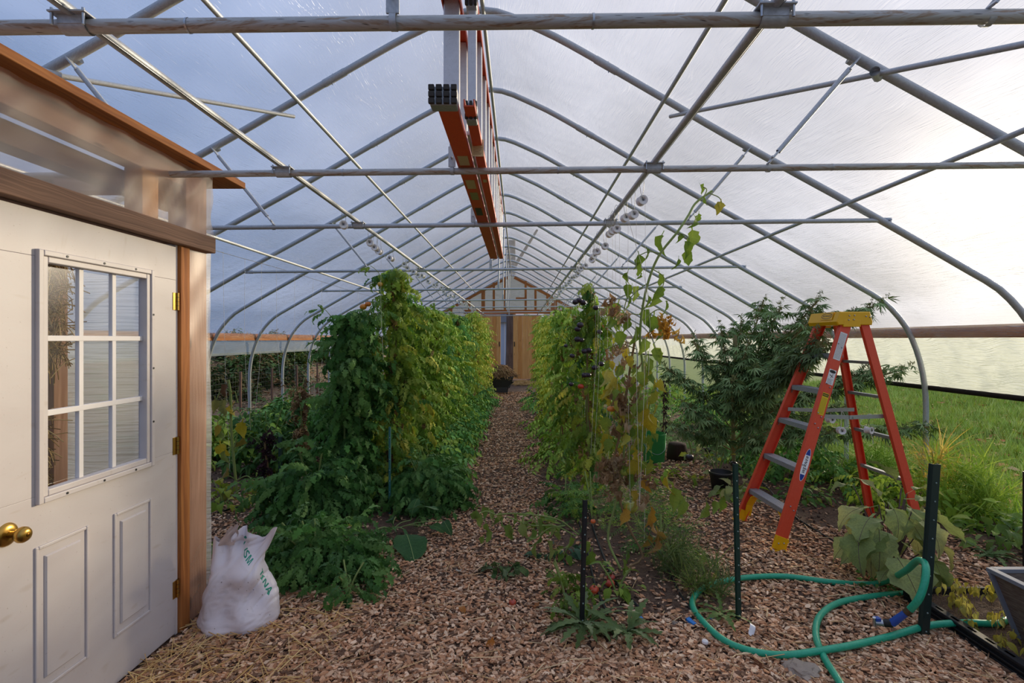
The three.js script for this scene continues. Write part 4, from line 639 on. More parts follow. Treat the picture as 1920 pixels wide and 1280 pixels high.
// low growth at the foot of the left row
bush('tomato_bush', 'dark green bushy tomato growth left of the front post, below the dark plant', 'tomato plant', -1.78, -4.45, { h: 0.66, rx: 0.5, rz: 0.38, n: 460, own: 240 });
bush('tomato_bush', 'low sprawling tomato plant in front of the left row, behind the white sack', 'tomato plant', -1.36, -3.42, { h: 0.36, rx: 0.5, rz: 0.3, n: 420, pal: PAL.dark, mix: [PAL.peppers], own: 220, size: 0.85 });
bush('tomato_bush', 'small trailing tomato sprig at the path edge near the sack', 'tomato plant', -1.03, -3.08, { h: 0.2, rx: 0.2, rz: 0.18, n: 60, pal: PAL.dark, own: 60, size: 0.6 });
bush('tomato_bush', 'dark green bush spilling onto the path right of the front post', 'tomato plant', -0.86, -4.72, { h: 0.5, rx: 0.36, rz: 0.4, n: 360, own: 200, size: 0.9 });
for (const [z, l] of [[-5.6, 'low dark foliage at the path edge beside the second tomato plant'], [-6.6, 'low dark foliage at the path edge beside the third tomato plant'], [-7.6, 'low green foliage by the path, midway along the left row'], [-8.8, 'low green foliage by the path, past the middle of left row'], [-10.2, 'low green foliage by the path, well down the left row'], [-11.8, 'low green foliage by the path, near the wheelbarrow on its left']]) bush('tomato_bush', l, 'tomato plant', -0.95, z, { h: 0.45, rx: 0.35, rz: 0.5, n: 320, geo: G.tomFar, pal: PAL.dark, mix: [PAL.mid] });
// broad-leaved plant at the post
function leafy(name, label, cat, base, specs, geos, pal, veinMat) {   // specs: [px, py, Z of tip, length scale, width scale, roll]
  const t = thing(name, label, cat, base);
  specs.forEach(([a, b, s, w, roll, ci], i) => {
    const d = b.clone().sub(a), g = geos[i % geos.length], q = mesh('leaf', g, leafMat(pal[(ci ?? i) % pal.length]), t);
    basisFor(d, roll, a.clone().sub(base), V(s * w, s, s)).decompose(q.position, q.quaternion, q.scale);
    mesh('leaf_stalk', tube([V(0, 0.02, 0), a.clone().sub(base).multiplyScalar(0.5).add(V(0, 0.03, 0)), a.clone().sub(base)], 0.0036, 8, 5), veinMat, t);
    const pos = g.attributes.position, rib = []; for (let k = 0; k < pos.count; k++) if (Math.abs(pos.getX(k)) < 1e-5) rib.push(V(0, pos.getY(k) + 0.0015, pos.getZ(k)));
    if (rib.length > 3) mesh('midrib', tube(rib, 0.0012, 10, 4), veinMat, q);
  });
  return t;
}
M.vein = S({ color: lin('#9db06c'), roughness: 0.8 });
{
  const b = onGround(735, 1000); b.y = 0.01; const A = (px, py, Z) => at(px, py, Z);
  leafy('broadleaf_weed', 'broad-leaved weed with large smooth dark green leaves beside the left post', 'weed', b, [
    [A(758, 992, 3.95), A(785, 1052, 3.42), 1.3, 1.25, 0.0], [A(742, 968, 4.1), A(800, 938, 4.1), 1.1, 1.0, -0.3], [A(738, 985, 4.0), A(725, 960, 3.9), 0.55, 1.0, 0.9], [A(705, 992, 3.9), A(680, 1032, 3.6), 1.0, 0.95, -0.2], [A(800, 985, 4.1), A(850, 985, 3.9), 0.6, 0.9, 0.3], [A(830, 975, 4.05), A(846, 992, 3.7), 0.65, 0.8, 0.4], [A(690, 1030, 3.6), A(675, 1045, 3.4), 0.5, 1.0, 0.2], [A(770, 975, 4.15), A(775, 950, 4.2), 0.6, 1.1, 0]], G.comfrey, ['#4c7a44', '#548448', '#466f3e'], M.vein);
}
// ------------------------------------------------------------------ left beds
R = mulberry(72);
{ const P6 = [[-2.95, -6.0, 0.86, 'pepper bush behind the wilted yellow plant'], [-2.5, -6.9, 0.8, 'pepper bush behind the brown dried plant'], [-3.3, -7.3, 0.85, 'pepper bush near the second steel bow leg on the left'], [-2.6, -8.3, 0.8, 'pepper bush third back in the left bed'], [-3.2, -9.0, 0.9, 'pepper bush fourth back in the left bed'], [-2.5, -10.2, 0.85, 'pepper bush fifth back in the left bed']];
  P6.forEach(([x, z, h, l], i) => bush('pepper_plant', 'leafy green ' + l, 'pepper plant', x, z, { h, rx: 0.5, rz: 0.45, n: 190, pal: PAL.peppers, mix: [PAL.dark, PAL.mid], own: i < 2 ? 120 : 0, geo: G.pepper, size: 1.1 })); }
{   // wilted yellow plant
  const b = onGround(446, 938); b.y = 0; const t = thing('wilted_plant', 'wilted yellow plant with hanging leaves beside the shed corner', 'plant', b), Z = -b.z;
  const rel = (px, py, dz = 0) => at(px, py, Z + dz).sub(b);
  mesh('stem', tube([V(0, 0, 0), rel(438, 860), rel(433, 790), rel(432, 735), rel(428, 712)], 0.012, 20, 6), M.stem, t);
  for (const [x0, y0, x1, y1] of [[434, 775, 408, 790], [434, 775, 455, 785], [432, 735, 405, 750], [432, 740, 446, 755], [437, 830, 415, 825], [437, 850, 470, 800], [470, 800, 466, 770], [440, 870, 425, 890], [445, 900, 480, 905], [445, 900, 410, 900]]) mesh('stalk', tube([rel(x0, y0), rel((x0 + x1) / 2, Math.min(y0, y1) - 8), rel(x1, y1)], 0.005, 8, 4), M.stem, t);
  const E = []; for (const [px, py, s, c, w] of [[403, 742, 1.1, '#a9a65a', 1], [425, 742, 1.2, '#9a9a54', 1.2], [440, 752, 1.2, '#cdb83c', 1.1], [408, 790, 1.0, '#cdb04a', 0.8], [456, 785, 1.2, '#d8c030', 1.1], [455, 815, 1.0, '#9c8a3a', 1], [412, 825, 1.3, '#e0c83a', 1.3], [425, 870, 1.0, '#a08a40', 1.1], [398, 895, 1.0, '#a8a24a', 1.1], [415, 915, 1.3, '#9fa552', 1.2], [440, 900, 1.0, '#b0b04a', 1.1], [485, 905, 1.0, '#a8b04a', 1], [470, 890, 0.9, '#9aa848', 1], [500, 905, 0.8, '#b8b040', 1], [428, 715, 1.0, '#6f5038', 0.9], [432, 725, 0.8, '#7a5a3c', 0.9], [422, 840, 1.0, '#8a9a4a', 1], [418, 802, 0.9, '#8fa04c', 1]]) E.push({ p: rel(px, py, rr(-0.1, 0.1)), d: V(rr(-0.5, 0.5), -1, rr(-0.2, 0.5)), s: V(s * w, s, s), roll: rr(-1, 1), c, g: pick(G.hang), k: 1 });
  addLeaves(t, E, 40);
}
column('dried_plant', 'dead brown dried plant on its string in the left bed', 'plant', -2.5, -5.85, { h: 0.98, rb: 0.15, rt: 0.1, n: 110, pal: PAL.brown, geo: G.dry, own: 60, size: 0.9, stems: 2 });
column('amaranth_plant', 'dark purple drooping seed plant next to the wilted yellow one', 'plant', -2.62, -5.3, { h: 0.56, rb: 0.12, rt: 0.06, n: 70, pal: ['#4a2a34', '#3c2430', '#5c3640'], geo: G.dry, own: 60, size: 0.7, stems: 1 });
bush('squash_vine', 'low pale green vine growth on the ground under the wilted plant', 'plant', -2.75, -4.75, { h: 0.25, rx: 0.55, rz: 0.4, n: 110, pal: PAL.yg, mix: [PAL.dark, PAL.mid], own: 90, geo: G.ovate, size: 1.1 });
bush('weed_patch', 'green weeds beyond the mulch at the shed corner', 'weed', -1.95, -3.55, { h: 0.22, rx: 0.35, rz: 0.25, n: 80, pal: ['#8fa86a', '#7c9a5a', '#6b8c4a'], own: 70, geo: G.ovate, size: 1.2 });
for (const [x, z, l] of [[-3.9, -6.5, 'green bush against the left bow legs, nearest'], [-3.9, -8.6, 'green bush against the left bow legs, second'], [-3.8, -11, 'green bush against the left bow legs, third'], [-3.0, -12.5, 'green bush far down the left bed']]) bush('pepper_plant', l, 'plant', x, z, { h: 0.65, rx: 0.5, rz: 0.8, n: 150, pal: PAL.mid, mix: [PAL.yg, PAL.dark], geo: G.pepper, size: 1.2 });

// ------------------------------------------------------------------ right row
R = mulberry(73);
{   // the long yellowing vine nearest the camera
  const Z = 3.5, b = V(0.68, 0, -3.4), t = thing('tomato_vine', 'tall yellowing tomato vine with wilted leaves climbing past the ladder-side ties', 'tomato plant', b), A = (px, py, dz = 0) => at(px, py, Z + dz).sub(b);
  mesh('stem', tube([V(0, 0.02, 0), A(1140, 1010), A(1150, 960), A(1165, 900), A(1172, 830), A(1190, 760), A(1205, 700), A(1200, 640), A(1203, 590), A(1215, 530), A(1235, 480), A(1270, 435), A(1290, 405, 0.1), A(1305, 380, 0.2), A(1335, 358, 0.26)], 0.0085, 60, 6), M.stem, t);
  mesh('stem', tube([V(0.04, 0.01, -0.03), A(1205, 1045), A(1180, 990), A(1160, 930), A(1150, 880), A(1165, 800), A(1180, 700), A(1190, 640)], 0.008, 30, 6), M.stemDry, t);
  mesh('stem', tube([V(0.2, 0.0, 0.1), A(1250, 1060), A(1215, 1010), A(1180, 950)], 0.006, 14, 6), M.stem, t);
  for (const p of [[[1215, 530], [1195, 545], [1180, 560]], [[1240, 475], [1215, 472], [1200, 478]], [[1205, 590], [1170, 590], [1150, 610]], [[1205, 600], [1235, 580], [1252, 590]], [[1270, 435], [1290, 445], [1290, 465]], [[1225, 505], [1245, 520], [1240, 545]], [[1195, 655], [1165, 645], [1135, 655]], [[1320, 368], [1325, 355], [1318, 350]], [[1330, 362], [1350, 372], [1355, 390]], [[1175, 560], [1170, 585], [1176, 600]]]) mesh('side_shoot', tube(p.map(([x, y]) => A(x, y)), 0.0035, 10, 4), M.stem, t);
  const E = [], gA = '#8aa83c', gB = '#9db54a', gY = '#d8c43e', gG = '#7c9a38', br = '#b07c44', bd = '#8a5c38', or = '#e0ac44';
  const list = [[1310, 352, 0.6, gA], [1322, 372, 0.5, gG], [1354, 385, 0.75, '#b0a848'], [1245, 452, 1.25, gG], [1272, 442, 0.6, gA], [1300, 415, 0.9, gA], [1310, 405, 0.6, gA], [1297, 440, 1.1, gB], [1293, 460, 0.9, gA], [1285, 478, 0.9, gA], [1273, 490, 0.7, gG], [1195, 485, 0.9, gG], [1208, 470, 0.7, gG], [1190, 500, 0.8, gA], [1200, 515, 0.6, gA], [1180, 517, 0.9, gG], [1172, 540, 0.8, gG], [1183, 545, 0.9, gB], [1178, 560, 0.8, gA], [1235, 520, 0.8, gA], [1240, 545, 0.9, gG], [1228, 560, 1.0, gB], [1215, 560, 0.8, gA], [1245, 570, 0.8, gG], [1205, 590, 1.1, gG], [1160, 575, 0.9, gA], [1150, 605, 1.0, gG], [1152, 630, 1.1, gG], [1140, 592, 0.9, '#6f8a34'], [1175, 600, 0.9, gA], [1190, 620, 1.1, gA], [1225, 600, 1.1, gG], [1228, 620, 1.2, '#6f9036'], [1215, 645, 0.9, gB], [1215, 680, 1.4, gB], [1213, 700, 1.3, '#b8bc48'], [1225, 660, 1.0, gB], [1190, 690, 0.8, gB], [1218, 720, 1.2, gY], [1225, 740, 1.3, '#bfc04a'], [1200, 750, 1.5, gB], [1195, 770, 1.2, '#c8c24a'], [1215, 775, 1.3, gY], [1210, 785, 1.2, '#dcc02e'], [1185, 810, 1.1, gB], [1193, 825, 1.0, '#c2c04c'], [1200, 845, 1.2, gY], [1190, 870, 1.1, '#d2c040'], [1140, 700, 1.1, '#d8d068'], [1150, 715, 1.4, '#dccf5c'], [1145, 740, 1.2, '#cfc044'], [1160, 690, 0.8, gB], [1140, 680, 0.8, gB], [1140, 790, 1.1, gB], [1145, 810, 1.1, '#b4ba4a'], [1160, 770, 0.9, gA], [1130, 820, 0.9, gY], [1127, 835, 0.8, gY], [1180, 930, 1.1, '#d6b848'], [1192, 945, 1.2, '#ccb84c'], [1175, 960, 0.9, or], [1205, 905, 0.9, or], [1220, 960, 1.2, or], [1225, 985, 1.2, '#c89850'], [1230, 1005, 1.2, '#c9a04e'], [1218, 1010, 0.8, '#d0a84e'], [1235, 1020, 0.9, '#b88a48'], [1255, 900, 1.1, gY], [1262, 925, 1.2, gB], [1285, 945, 1.0, gB], [1340, 945, 0.8, gB], [1325, 950, 1.1, gB], [1350, 940, 0.9, gA], [1175, 1040, 1.0, gG], [1165, 1055, 1.0, gB], [1180, 1070, 0.8, gA], [1095, 1020, 0.9, gB], [1110, 1040, 0.9, gA], [1070, 1015, 1.0, gB]];
  for (const [px, py, s, c] of list) E.push({ p: A(px + rr(-2, 2), py - 16 * s, rr(-0.12, 0.12)), d: V(rr(-0.5, 0.5), rr(-1.6, -0.7), rr(-0.3, 0.6)), s: V(s * rr(0.9, 1.1), s, s), roll: rr(-1.2, 1.2), c, g: pick(G.hang), k: 1 });
  for (const [px, py, n] of [[1165, 560, 3], [1180, 575, 3], [1248, 590, 5], [1250, 610, 4], [1140, 570, 2], [1175, 640, 4], [1170, 660, 4], [1190, 710, 3], [1170, 745, 6], [1180, 760, 7], [1170, 790, 6], [1165, 730, 4], [1150, 850, 5], [1140, 860, 6], [1135, 880, 6], [1160, 870, 6], [1170, 850, 5], [1180, 885, 4], [1200, 880, 3], [1150, 900, 4], [1210, 925, 3], [1195, 730, 3]]) for (let i = 0; i < n; i++) E.push({ p: A(px + rr(-9, 9), py + rr(-10, 10), rr(-0.1, 0.1)), d: V(rr(-0.5, 0.5), -1.4, rr(-0.3, 0.4)), s: rr(0.5, 0.95), roll: rr(-1.5, 1.5), c: pick(py < 640 && px > 1200 ? [or, '#d8a03c', '#e6bc5a'] : ['#d2b084', '#c09a6c', '#e0c49a', '#b08c62']), g: pick(G.dry), k: 0.8 });
  for (let i = 0; i < 90; i++) { const py = rr(640, 900), px = rr(1135, 1232), s = rr(0.4, 0.85); E.push({ p: A(px, py, rr(-0.18, 0.2)), d: V(rr(-0.7, 0.7), rr(-1.6, -0.3), rr(-0.4, 0.6)), s, roll: rr(-1.2, 1.2), c: pick([gA, gB, gY, gG, '#b8bc48', '#c8c24a', gB]), g: pick(G.hang), k: 0.5 }); }
  addLeaves(t, E, 300);
  for (const [px, py, r, c, k, dz] of [[1146, 766, 0.032, '#e08a38', 'ribbed'], [1175, 778, 0.042, '#a8a440', 'ribbed', -0.05], [1168, 770, 0.026, '#c88a3c', 'ribbed', 0.05], [1158, 856, 0.026, '#e08038', 'smooth'], [1173, 884, 0.042, '#a9b850', 'ribbed'], [1182, 950, 0.05, '#a8ac48', 'smooth'], [1112, 977, 0.018, '#e06a30', 'smooth']]) fruit(t, A(px, py, dz ?? 0), r, c, k);
}
{
  const t = column('tomato_plant', 'tomato plant bearing dark purple fruit, front of the right row', 'tomato plant', 0.72, -5.0, { h: 2.0, rb: 0.3, rt: 0.22, n: 290, pal: PAL.mid, mix: [PAL.yg, PAL.dark], own: 190, dry: 0.22, stems: 4, taper: 1 });
  for (const [px, py, r] of [[1079, 566, 0.03], [1086, 563, 0.032], [1093, 567, 0.032], [1088, 609, 0.033], [1083, 617, 0.03], [1083, 636, 0.033], [1090, 637, 0.026], [1096, 658, 0.03], [1104, 657, 0.03], [1073, 667, 0.026], [1117, 577, 0.028], [1124, 622, 0.026], [1096, 703, 0.028], [1103, 703, 0.028], [1115, 689, 0.03], [1127, 682, 0.03], [1071, 720, 0.024]]) fruit(t, at(px, py, 4.72).sub(t.position), r, '#2c1c2a', 'smooth', 'purple_tomato');
  fruit(t, at(1089, 724, 4.75).sub(t.position), 0.03, '#d6482a'); fruit(t, at(1061, 648, 4.75).sub(t.position), 0.02, '#2c1c2a', 'smooth', 'purple_tomato');
}
const RQ = [[0.66, -5.8, 1.75, 'mid', 'tomato plant second in the right row, behind the purple fruit'], [0.62, -6.7, 1.85, 'mid', 'tomato plant third in the right row'], [0.66, -7.6, 1.9, 'mid', 'thin brownish tomato plant fourth in the right row'], [0.6, -8.6, 1.9, 'yg', 'sunlit yellow-green tomato plant fifth in the right row'], [0.6, -9.6, 1.9, 'yg', 'sunlit yellow-green tomato plant sixth in the right row'], [0.62, -10.7, 1.95, 'yg', 'tomato plant seventh in the right row'], [0.6, -11.8, 1.9, 'mid', 'tomato plant eighth in the right row'], [0.6, -13, 1.9, 'yg', 'tomato plant next to last in the right row'], [0.62, -14.3, 1.9, 'mid', 'last tomato plant at the far end of the right row']];
RQ.forEach(([x, z, h, p, l], i) => column('tomato_plant', l, 'tomato plant', x, z, { h, rb: 0.3, rt: 0.2, n: 270, pal: PAL[p], mix: [PAL.yg, PAL.mid], own: i < 1 ? 90 : 0, dry: i < 3 ? 0.3 : 0.12, geo: z > -8 ? G.tom : G.tomFar, group: RR }));
R = mulberry(74);
// ground growth under and before the right row
for (const [x, z, h, rx, rz, n, geo, pal, size, l] of [
  [1.02, -4.35, 0.3, 0.3, 0.35, 150, G.fern, PAL.dark, 1.0, 'feathery carrot tops under the yellow vine'], [1.05, -3.75, 0.28, 0.2, 0.22, 90, G.fern, PAL.dark, 0.9, 'smaller feathery carrot tops right of the vine stem'],
  [0.42, -4.6, 0.3, 0.2, 0.3, 70, G.tom, PAL.dark, 0.7, 'dark green tomato seedlings left of the right row'], [0.62, -4.3, 0.42, 0.22, 0.3, 90, G.fern, PAL.dark, 1, 'ferny green clump at the foot of the purple-fruited plant'],
  [0.5, -6.2, 0.35, 0.35, 0.6, 110, G.tomFar, PAL.mid, 1, 'low green weeds by the path under the right row'], [0.5, -8.4, 0.35, 0.35, 0.9, 130, G.tomFar, PAL.mid, 1, 'low green weeds farther along the right row'], [0.45, -11.5, 0.4, 0.35, 1.3, 150, G.tomFar, PAL.dark, 1, 'low green growth at the far end of the right row'],
  [0.16, -4.15, 0.16, 0.16, 0.14, 26, G.ovate, PAL.mid, 0.9, 'small bright weed at the right edge of the path'], [0.32, -3.62, 0.12, 0.2, 0.14, 30, G.ovate, ['#4f7a5a', '#5b865f'], 0.9, 'bluish green weed near the leaning stem'],
  [0.28, -3.0, 0.3, 0.14, 0.14, 34, G.tom, PAL.mid, 0.55, 'tomato seedling left of the short green post'], [0.6, -3.1, 0.22, 0.16, 0.14, 26, G.ovate, PAL.mid, 0.9, 'soft leafy weed right of the short green post'],
  [1.15, -3.1, 0.2, 0.2, 0.2, 40, G.grassy, ['#7f9a4a', '#93a95a', '#6b8640'], 0.7, 'grassy weed beside the hose loop'], [1.05, -3.35, 0.24, 0.22, 0.2, 40, G.grassy, ['#7f9a4a', '#93a95a', '#6b8640'], 0.8, 'grassy weed between the drip lines']]) bush('weed_patch', l, 'weed', x, z, { h, rx, rz, n, geo, pal, size, own: Math.min(n, geo === G.fern || geo === G.tomFar ? 0 : 60), stems: 2, mix: [PAL.mid] });
function rosette(name, label, base, n, L, pal, geo = G.docken, el = [0.15, 0.9], bias = null) {
  const t = thing(name, label, 'weed', base), E = [];
  for (let i = 0; i < n; i++) { const a = bias ? rr(bias[0], bias[1]) : i / n * 6.28 + rr(-0.3, 0.3); E.push({ p: V(rr(-0.02, 0.02), 0.012, rr(-0.02, 0.02)), d: hdir(a, Math.tan(rr(...el))), s: V(L * rr(0.8, 1.2), L, L * rr(0.75, 1.15)), roll: rr(-0.4, 0.4), c: pick(pal), g: pick(geo) }); }
  addLeaves(t, E, 60); return t;
}
const dk = ['#7f9a5c', '#8ba467', '#6f8a4c', '#94a872'];
rosette('dandelion_rosette', 'large dandelion rosette with jagged leaves around the short green post', V(0.36, 0.005, -2.74), 26, 1.15, dk);
rosette('dandelion_rosette', 'jagged leaved rosette right of the short green post', V(0.56, 0.005, -2.66), 18, 0.95, dk);
rosette('dandelion_rosette', 'long grassy rosette at the thin green post inside the hose', V(1.13, 0.005, -2.83), 14, 0.8, ['#8fae5a', '#7d9e4c', '#9bb866']);
rosette('dandelion_rosette', 'small rosette beneath the fallen branch', V(-0.09, 0.005, -3.3), 10, 0.5, dk, G.ovate);
rosette('dandelion_rosette', 'green rosette near the galvanized tub on the right', V(3.35, 0.005, -3.6), 16, 0.8, ['#7d9e5c', '#8fae66'], G.docken);
{   // limp branch lying into the path
  const Z = 3.55, b = V(0.3, 0, -3.5), t = thing('fallen_branch', 'limp pale green branch lying from the right bed into the path', 'branch', b), A = (px, py, dz = 0) => at(px, py, Z + dz).sub(b);
  for (const p of [[[1085, 1002], [1050, 975], [1010, 966], [960, 962], [930, 965]], [[1080, 1005], [1040, 985], [1000, 985], [950, 968]], [[1060, 985], [1030, 990], [1000, 1010], [985, 1005]], [[930, 965], [912, 958], [900, 962]]]) mesh('stem', tube(p.map(([x, y]) => A(x, y)), 0.005, 16, 5), M.stem, t);
  const E = []; for (const [px, py, s] of [[895, 960, 0.9], [905, 955, 0.8], [915, 960, 0.9], [925, 975, 0.9], [893, 970, 0.8], [910, 985, 0.8], [915, 1000, 0.7], [908, 1012, 0.6], [945, 975, 0.8], [955, 985, 1.0], [965, 995, 0.9], [975, 985, 0.9], [985, 970, 1.0], [995, 980, 1.1], [1005, 975, 1.0], [1015, 1000, 1.2], [1010, 1020, 1.1], [1022, 1015, 1.2], [1000, 995, 1.0], [1035, 990, 0.9], [1050, 1000, 0.8], [940, 965, 0.7], [960, 965, 0.8]]) E.push({ p: A(px, py - 10, rr(-0.08, 0.08)), d: V(rr(-0.6, 0.6), -1, rr(-0.2, 0.6)), s: s * 0.85, roll: rr(-1, 1), c: pick(['#8aa84a', '#9db45a', '#7c9a44', '#a8b866']), g: pick(G.hang) });
  addLeaves(t, E, 60);
  const pl = thing('leaf_heap', 'small heap of cut dark green leaves on the mulch path', 'leaves', [-0.07, 0.01, -3.36]), F = []; for (let i = 0; i < 34; i++) F.push({ p: V(rr(-0.13, 0.13), rr(0.01, 0.06), rr(-0.07, 0.07)), d: hdir(rr(0, 6.28), rr(-0.3, 0.2)), s: rr(0.5, 0.85), roll: rr(-0.8, 0.8), c: pick(['#557a3c', '#68883f', '#7c9658', '#8a9c70']), g: pick(G.ovate) }); addLeaves(pl, F, 60);
}
// ------------------------------------------------------------------ hemp, beds beyond, right edge
R = mulberry(75);
{
  const b = V(2.36, 0.0, -5.6), t = thing('hemp_plant', 'big spreading hemp plant with fingered leaves and buds behind the stepladder', 'hemp plant', b);
  mesh('stem', tube([V(0, 0, 0), V(0.01, 0.3, 0), V(-0.01, 0.6, 0.02), V(0.03, 1.1, 0), V(0.02, 1.6, 0)], 0.024, 20, 8), M.stemWood, t);
  const ends = [[1250, 690, 5.4], [1300, 640, 5.6], [1352, 618, 5.5], [1390, 600, 5.8], [1432, 562, 5.6], [1465, 575, 5.2], [1520, 600, 4.9], [1546, 655, 4.0], [1530, 632, 4.12], [1512, 668, 4.2], [1535, 562, 5.0], [1655, 568, 4.9], [1700, 690, 5.2], [1742, 800, 4.9], [1640, 690, 5.4], [1282, 760, 5.2], [1330, 800, 5.4], [1450, 770, 5.1], [1420, 690, 5.1], [1372, 715, 5.0], [1500, 690, 5.2], [1260, 800, 5.6], [1590, 760, 5.6], [1480, 640, 5.3], [1400, 650, 5.2], [1440, 820, 5.0], [1540, 800, 5.5], [1350, 680, 5.5]];
  const E = [], Bd = [];
  ends.forEach(([px, py, Z], i) => {
    const e = at(px, py, Z).sub(b), h0 = clamp(e.y * 0.35 + 0.12, 0.2, 0.75), m = V(e.x * 0.45, lerp(h0, e.y, 0.5) + (i === 11 ? 0.25 : 0.02), e.z * 0.45), c = new THREE.CatmullRomCurve3([V(0, h0, 0), m, e.clone()]);
    mesh('branch', new THREE.TubeGeometry(c, 14, 0.008, 5), M.stemWood, t);
    const len = c.getLength(), n = Math.round(len * 95);
    for (let k = 0; k < n; k++) { const q = lerp(0.28, 1, Math.pow(R(), 0.8)), p = c.getPoint(q), a = rr(0, 6.28); E.push({ p: p.clone().add(V(rr(-0.05, 0.05), rr(-0.05, 0.05), rr(-0.05, 0.05))), d: hdir(a, rr(-0.5, 0.5)), s: rr(0.75, 1.35) * (1.15 - 0.35 * q), roll: rr(-0.6, 0.6), c: pick(PAL.hemp), g: pick(G.palm), k: p.z + 3 - q * 0.3 }); }
    const tip = c.getTangent(1); for (let k = 0; k < 16; k++) { const q = 1 - k * 0.035 / Math.max(0.4, len) * 1.6; Bd.push({ p: c.getPoint(Math.max(0.3, q)).add(V(rr(-0.02, 0.02), rr(-0.02, 0.02), rr(-0.02, 0.02))), d: tip.clone().add(V(rr(-0.5, 0.5), rr(0, 0.7), rr(-0.5, 0.5))), s: rr(0.7, 1.2), c: pick(PAL.bud), g: pick(G.bud), k: 0 }); }
  });
  addLeaves(t, E, 280); addLeaves(t, Bd, 0);
}
for (const [x, z, h, rx, rz, n, geo, pal, l] of [
  [1.9, -7.6, 0.75, 0.45, 0.7, 190, G.fern, PAL.dark, 'feathery green bush behind the green bucket'], [2.1, -9.2, 0.8, 0.5, 0.8, 170, G.fern, PAL.dark, 'feathery green bush second behind the bucket'], [1.9, -11, 0.85, 0.5, 1, 170, G.tomFar, PAL.mid, 'green bush farther down the right aisle bed'], [2.1, -13.5, 0.9, 0.6, 1.2, 170, G.tomFar, PAL.mid, 'green bush near the end of the right aisle bed'],
  [3.2, -7.2, 0.65, 0.5, 0.7, 190, G.tomFar, PAL.dark, 'low green bed behind the hemp plant, nearest'], [3.3, -9, 0.7, 0.5, 0.9, 170, G.tomFar, PAL.dark, 'low green bed behind the hemp plant, second'], [3.2, -11.5, 0.8, 0.6, 1.2, 170, G.tomFar, PAL.mid, 'low green bed behind the hemp plant, farthest'], [3.1, -5.9, 0.5, 0.5, 0.5, 190, G.tomFar, PAL.dark, 'green growth visible between the stepladder legs'], [2.7, -6.6, 0.5, 0.5, 0.5, 150, G.fern, PAL.dark, 'feathery growth to the right of the hemp stem']]) bush('bed_bush', l, 'plant', x, z, { h, rx, rz, n, geo, pal, mix: [PAL.mid, PAL.dark], size: geo === G.fern ? 1.3 : 1.1 });
column('amaranth_plant', 'dark brown seed spike standing behind the green bucket', 'plant', 1.98, -6.9, { h: 0.95, rb: 0.07, rt: 0.04, n: 80, pal: ['#4f3a34', '#5c443a', '#3f302c'], geo: G.dry, own: 0, size: 0.5, stems: 1 });
for (const [px, py, l, n] of [[1300, 870, 'small eggplant with dark fruit between bucket and hemp', 12], [1235, 800, 'withered eggplant with purple fruit behind the bucket', 12], [1345, 900, 'scraggly eggplant by the black pot', 10]]) {
  const b = onGround(px, py); b.y = 0; const t = bush('eggplant_plant', l, 'eggplant plant', b.x, b.z, { h: 0.42, rx: 0.26, rz: 0.26, n, geo: G.bigEgg, pal: PAL.egg, own: 20, size: 0.5, stems: 3, mix: [PAL.yg] });
  fruit(t, V(-0.1, 0.12, 0.16), 0.05, '#2a1626', 'smooth', 'eggplant_fruit'); fruit(t, V(0.14, 0.2, 0.1), 0.04, '#2a1626', 'smooth', 'eggplant_fruit');
}
// weeds along the right edge
for (const [x, z, h, rx, rz, n, geo, pal, size, l] of [
  [3.5, -4.6, 0.4, 0.5, 0.4, 170, G.tomFar, PAL.mid, 1.0, 'tangled green weeds behind the right leg of the stepladder'], [3.95, -4.4, 0.5, 0.3, 0.4, 90, G.grassy, PAL.mid, 1.3, 'tall grassy weeds at the foot of the near bow leg'], [3.9, -4.75, 0.6, 0.15, 0.15, 26, G.grassy, ['#d8bc5a', '#c9a850', '#e0c870'], 1.5, 'tuft of dry golden grass at the bow leg'],
  [3.6, -3.75, 0.3, 0.35, 0.3, 90, G.ovate, ['#7d9a4a', '#8fac56', '#6b8a40'], 1.1, 'broad leaved weeds along the right drip line'], [4.0, -3.9, 0.28, 0.3, 0.35, 90, G.ovate, ['#6f9a50', '#82a85c'], 1.1, 'leafy weeds at the right edge of the frame'], [3.3, -5.3, 0.35, 0.4, 0.4, 120, G.tomFar, PAL.dark, 1, 'dark green weeds behind the stepladder'], [3.9, -5.6, 0.35, 0.35, 0.5, 110, G.grassy, PAL.mid, 1.1, 'grassy weeds below the right roll pipe'], [3.8, -7.2, 0.35, 0.4, 0.9, 110, G.grassy, PAL.mid, 1.1, 'grassy weeds below the roll pipe farther back'], [2.75, -4.9, 0.22, 0.4, 0.3, 70, G.ovate, PAL.dark, 0.9, 'low green weeds under the stepladder'], [2.15, -5.0, 0.2, 0.3, 0.25, 50, G.ovate, PAL.egg, 1.2, 'low leafy weeds in front of the hemp stem'], [1.6, -5.6, 0.2, 0.4, 0.4, 60, G.ovate, PAL.mid, 1, 'low weeds in front of the green bucket']]) bush('weed_patch', l, 'weed', x, z, { h, rx, rz, n, geo, pal, size, own: geo === G.ovate ? 40 : 0, stems: 1, mix: [PAL.mid] });
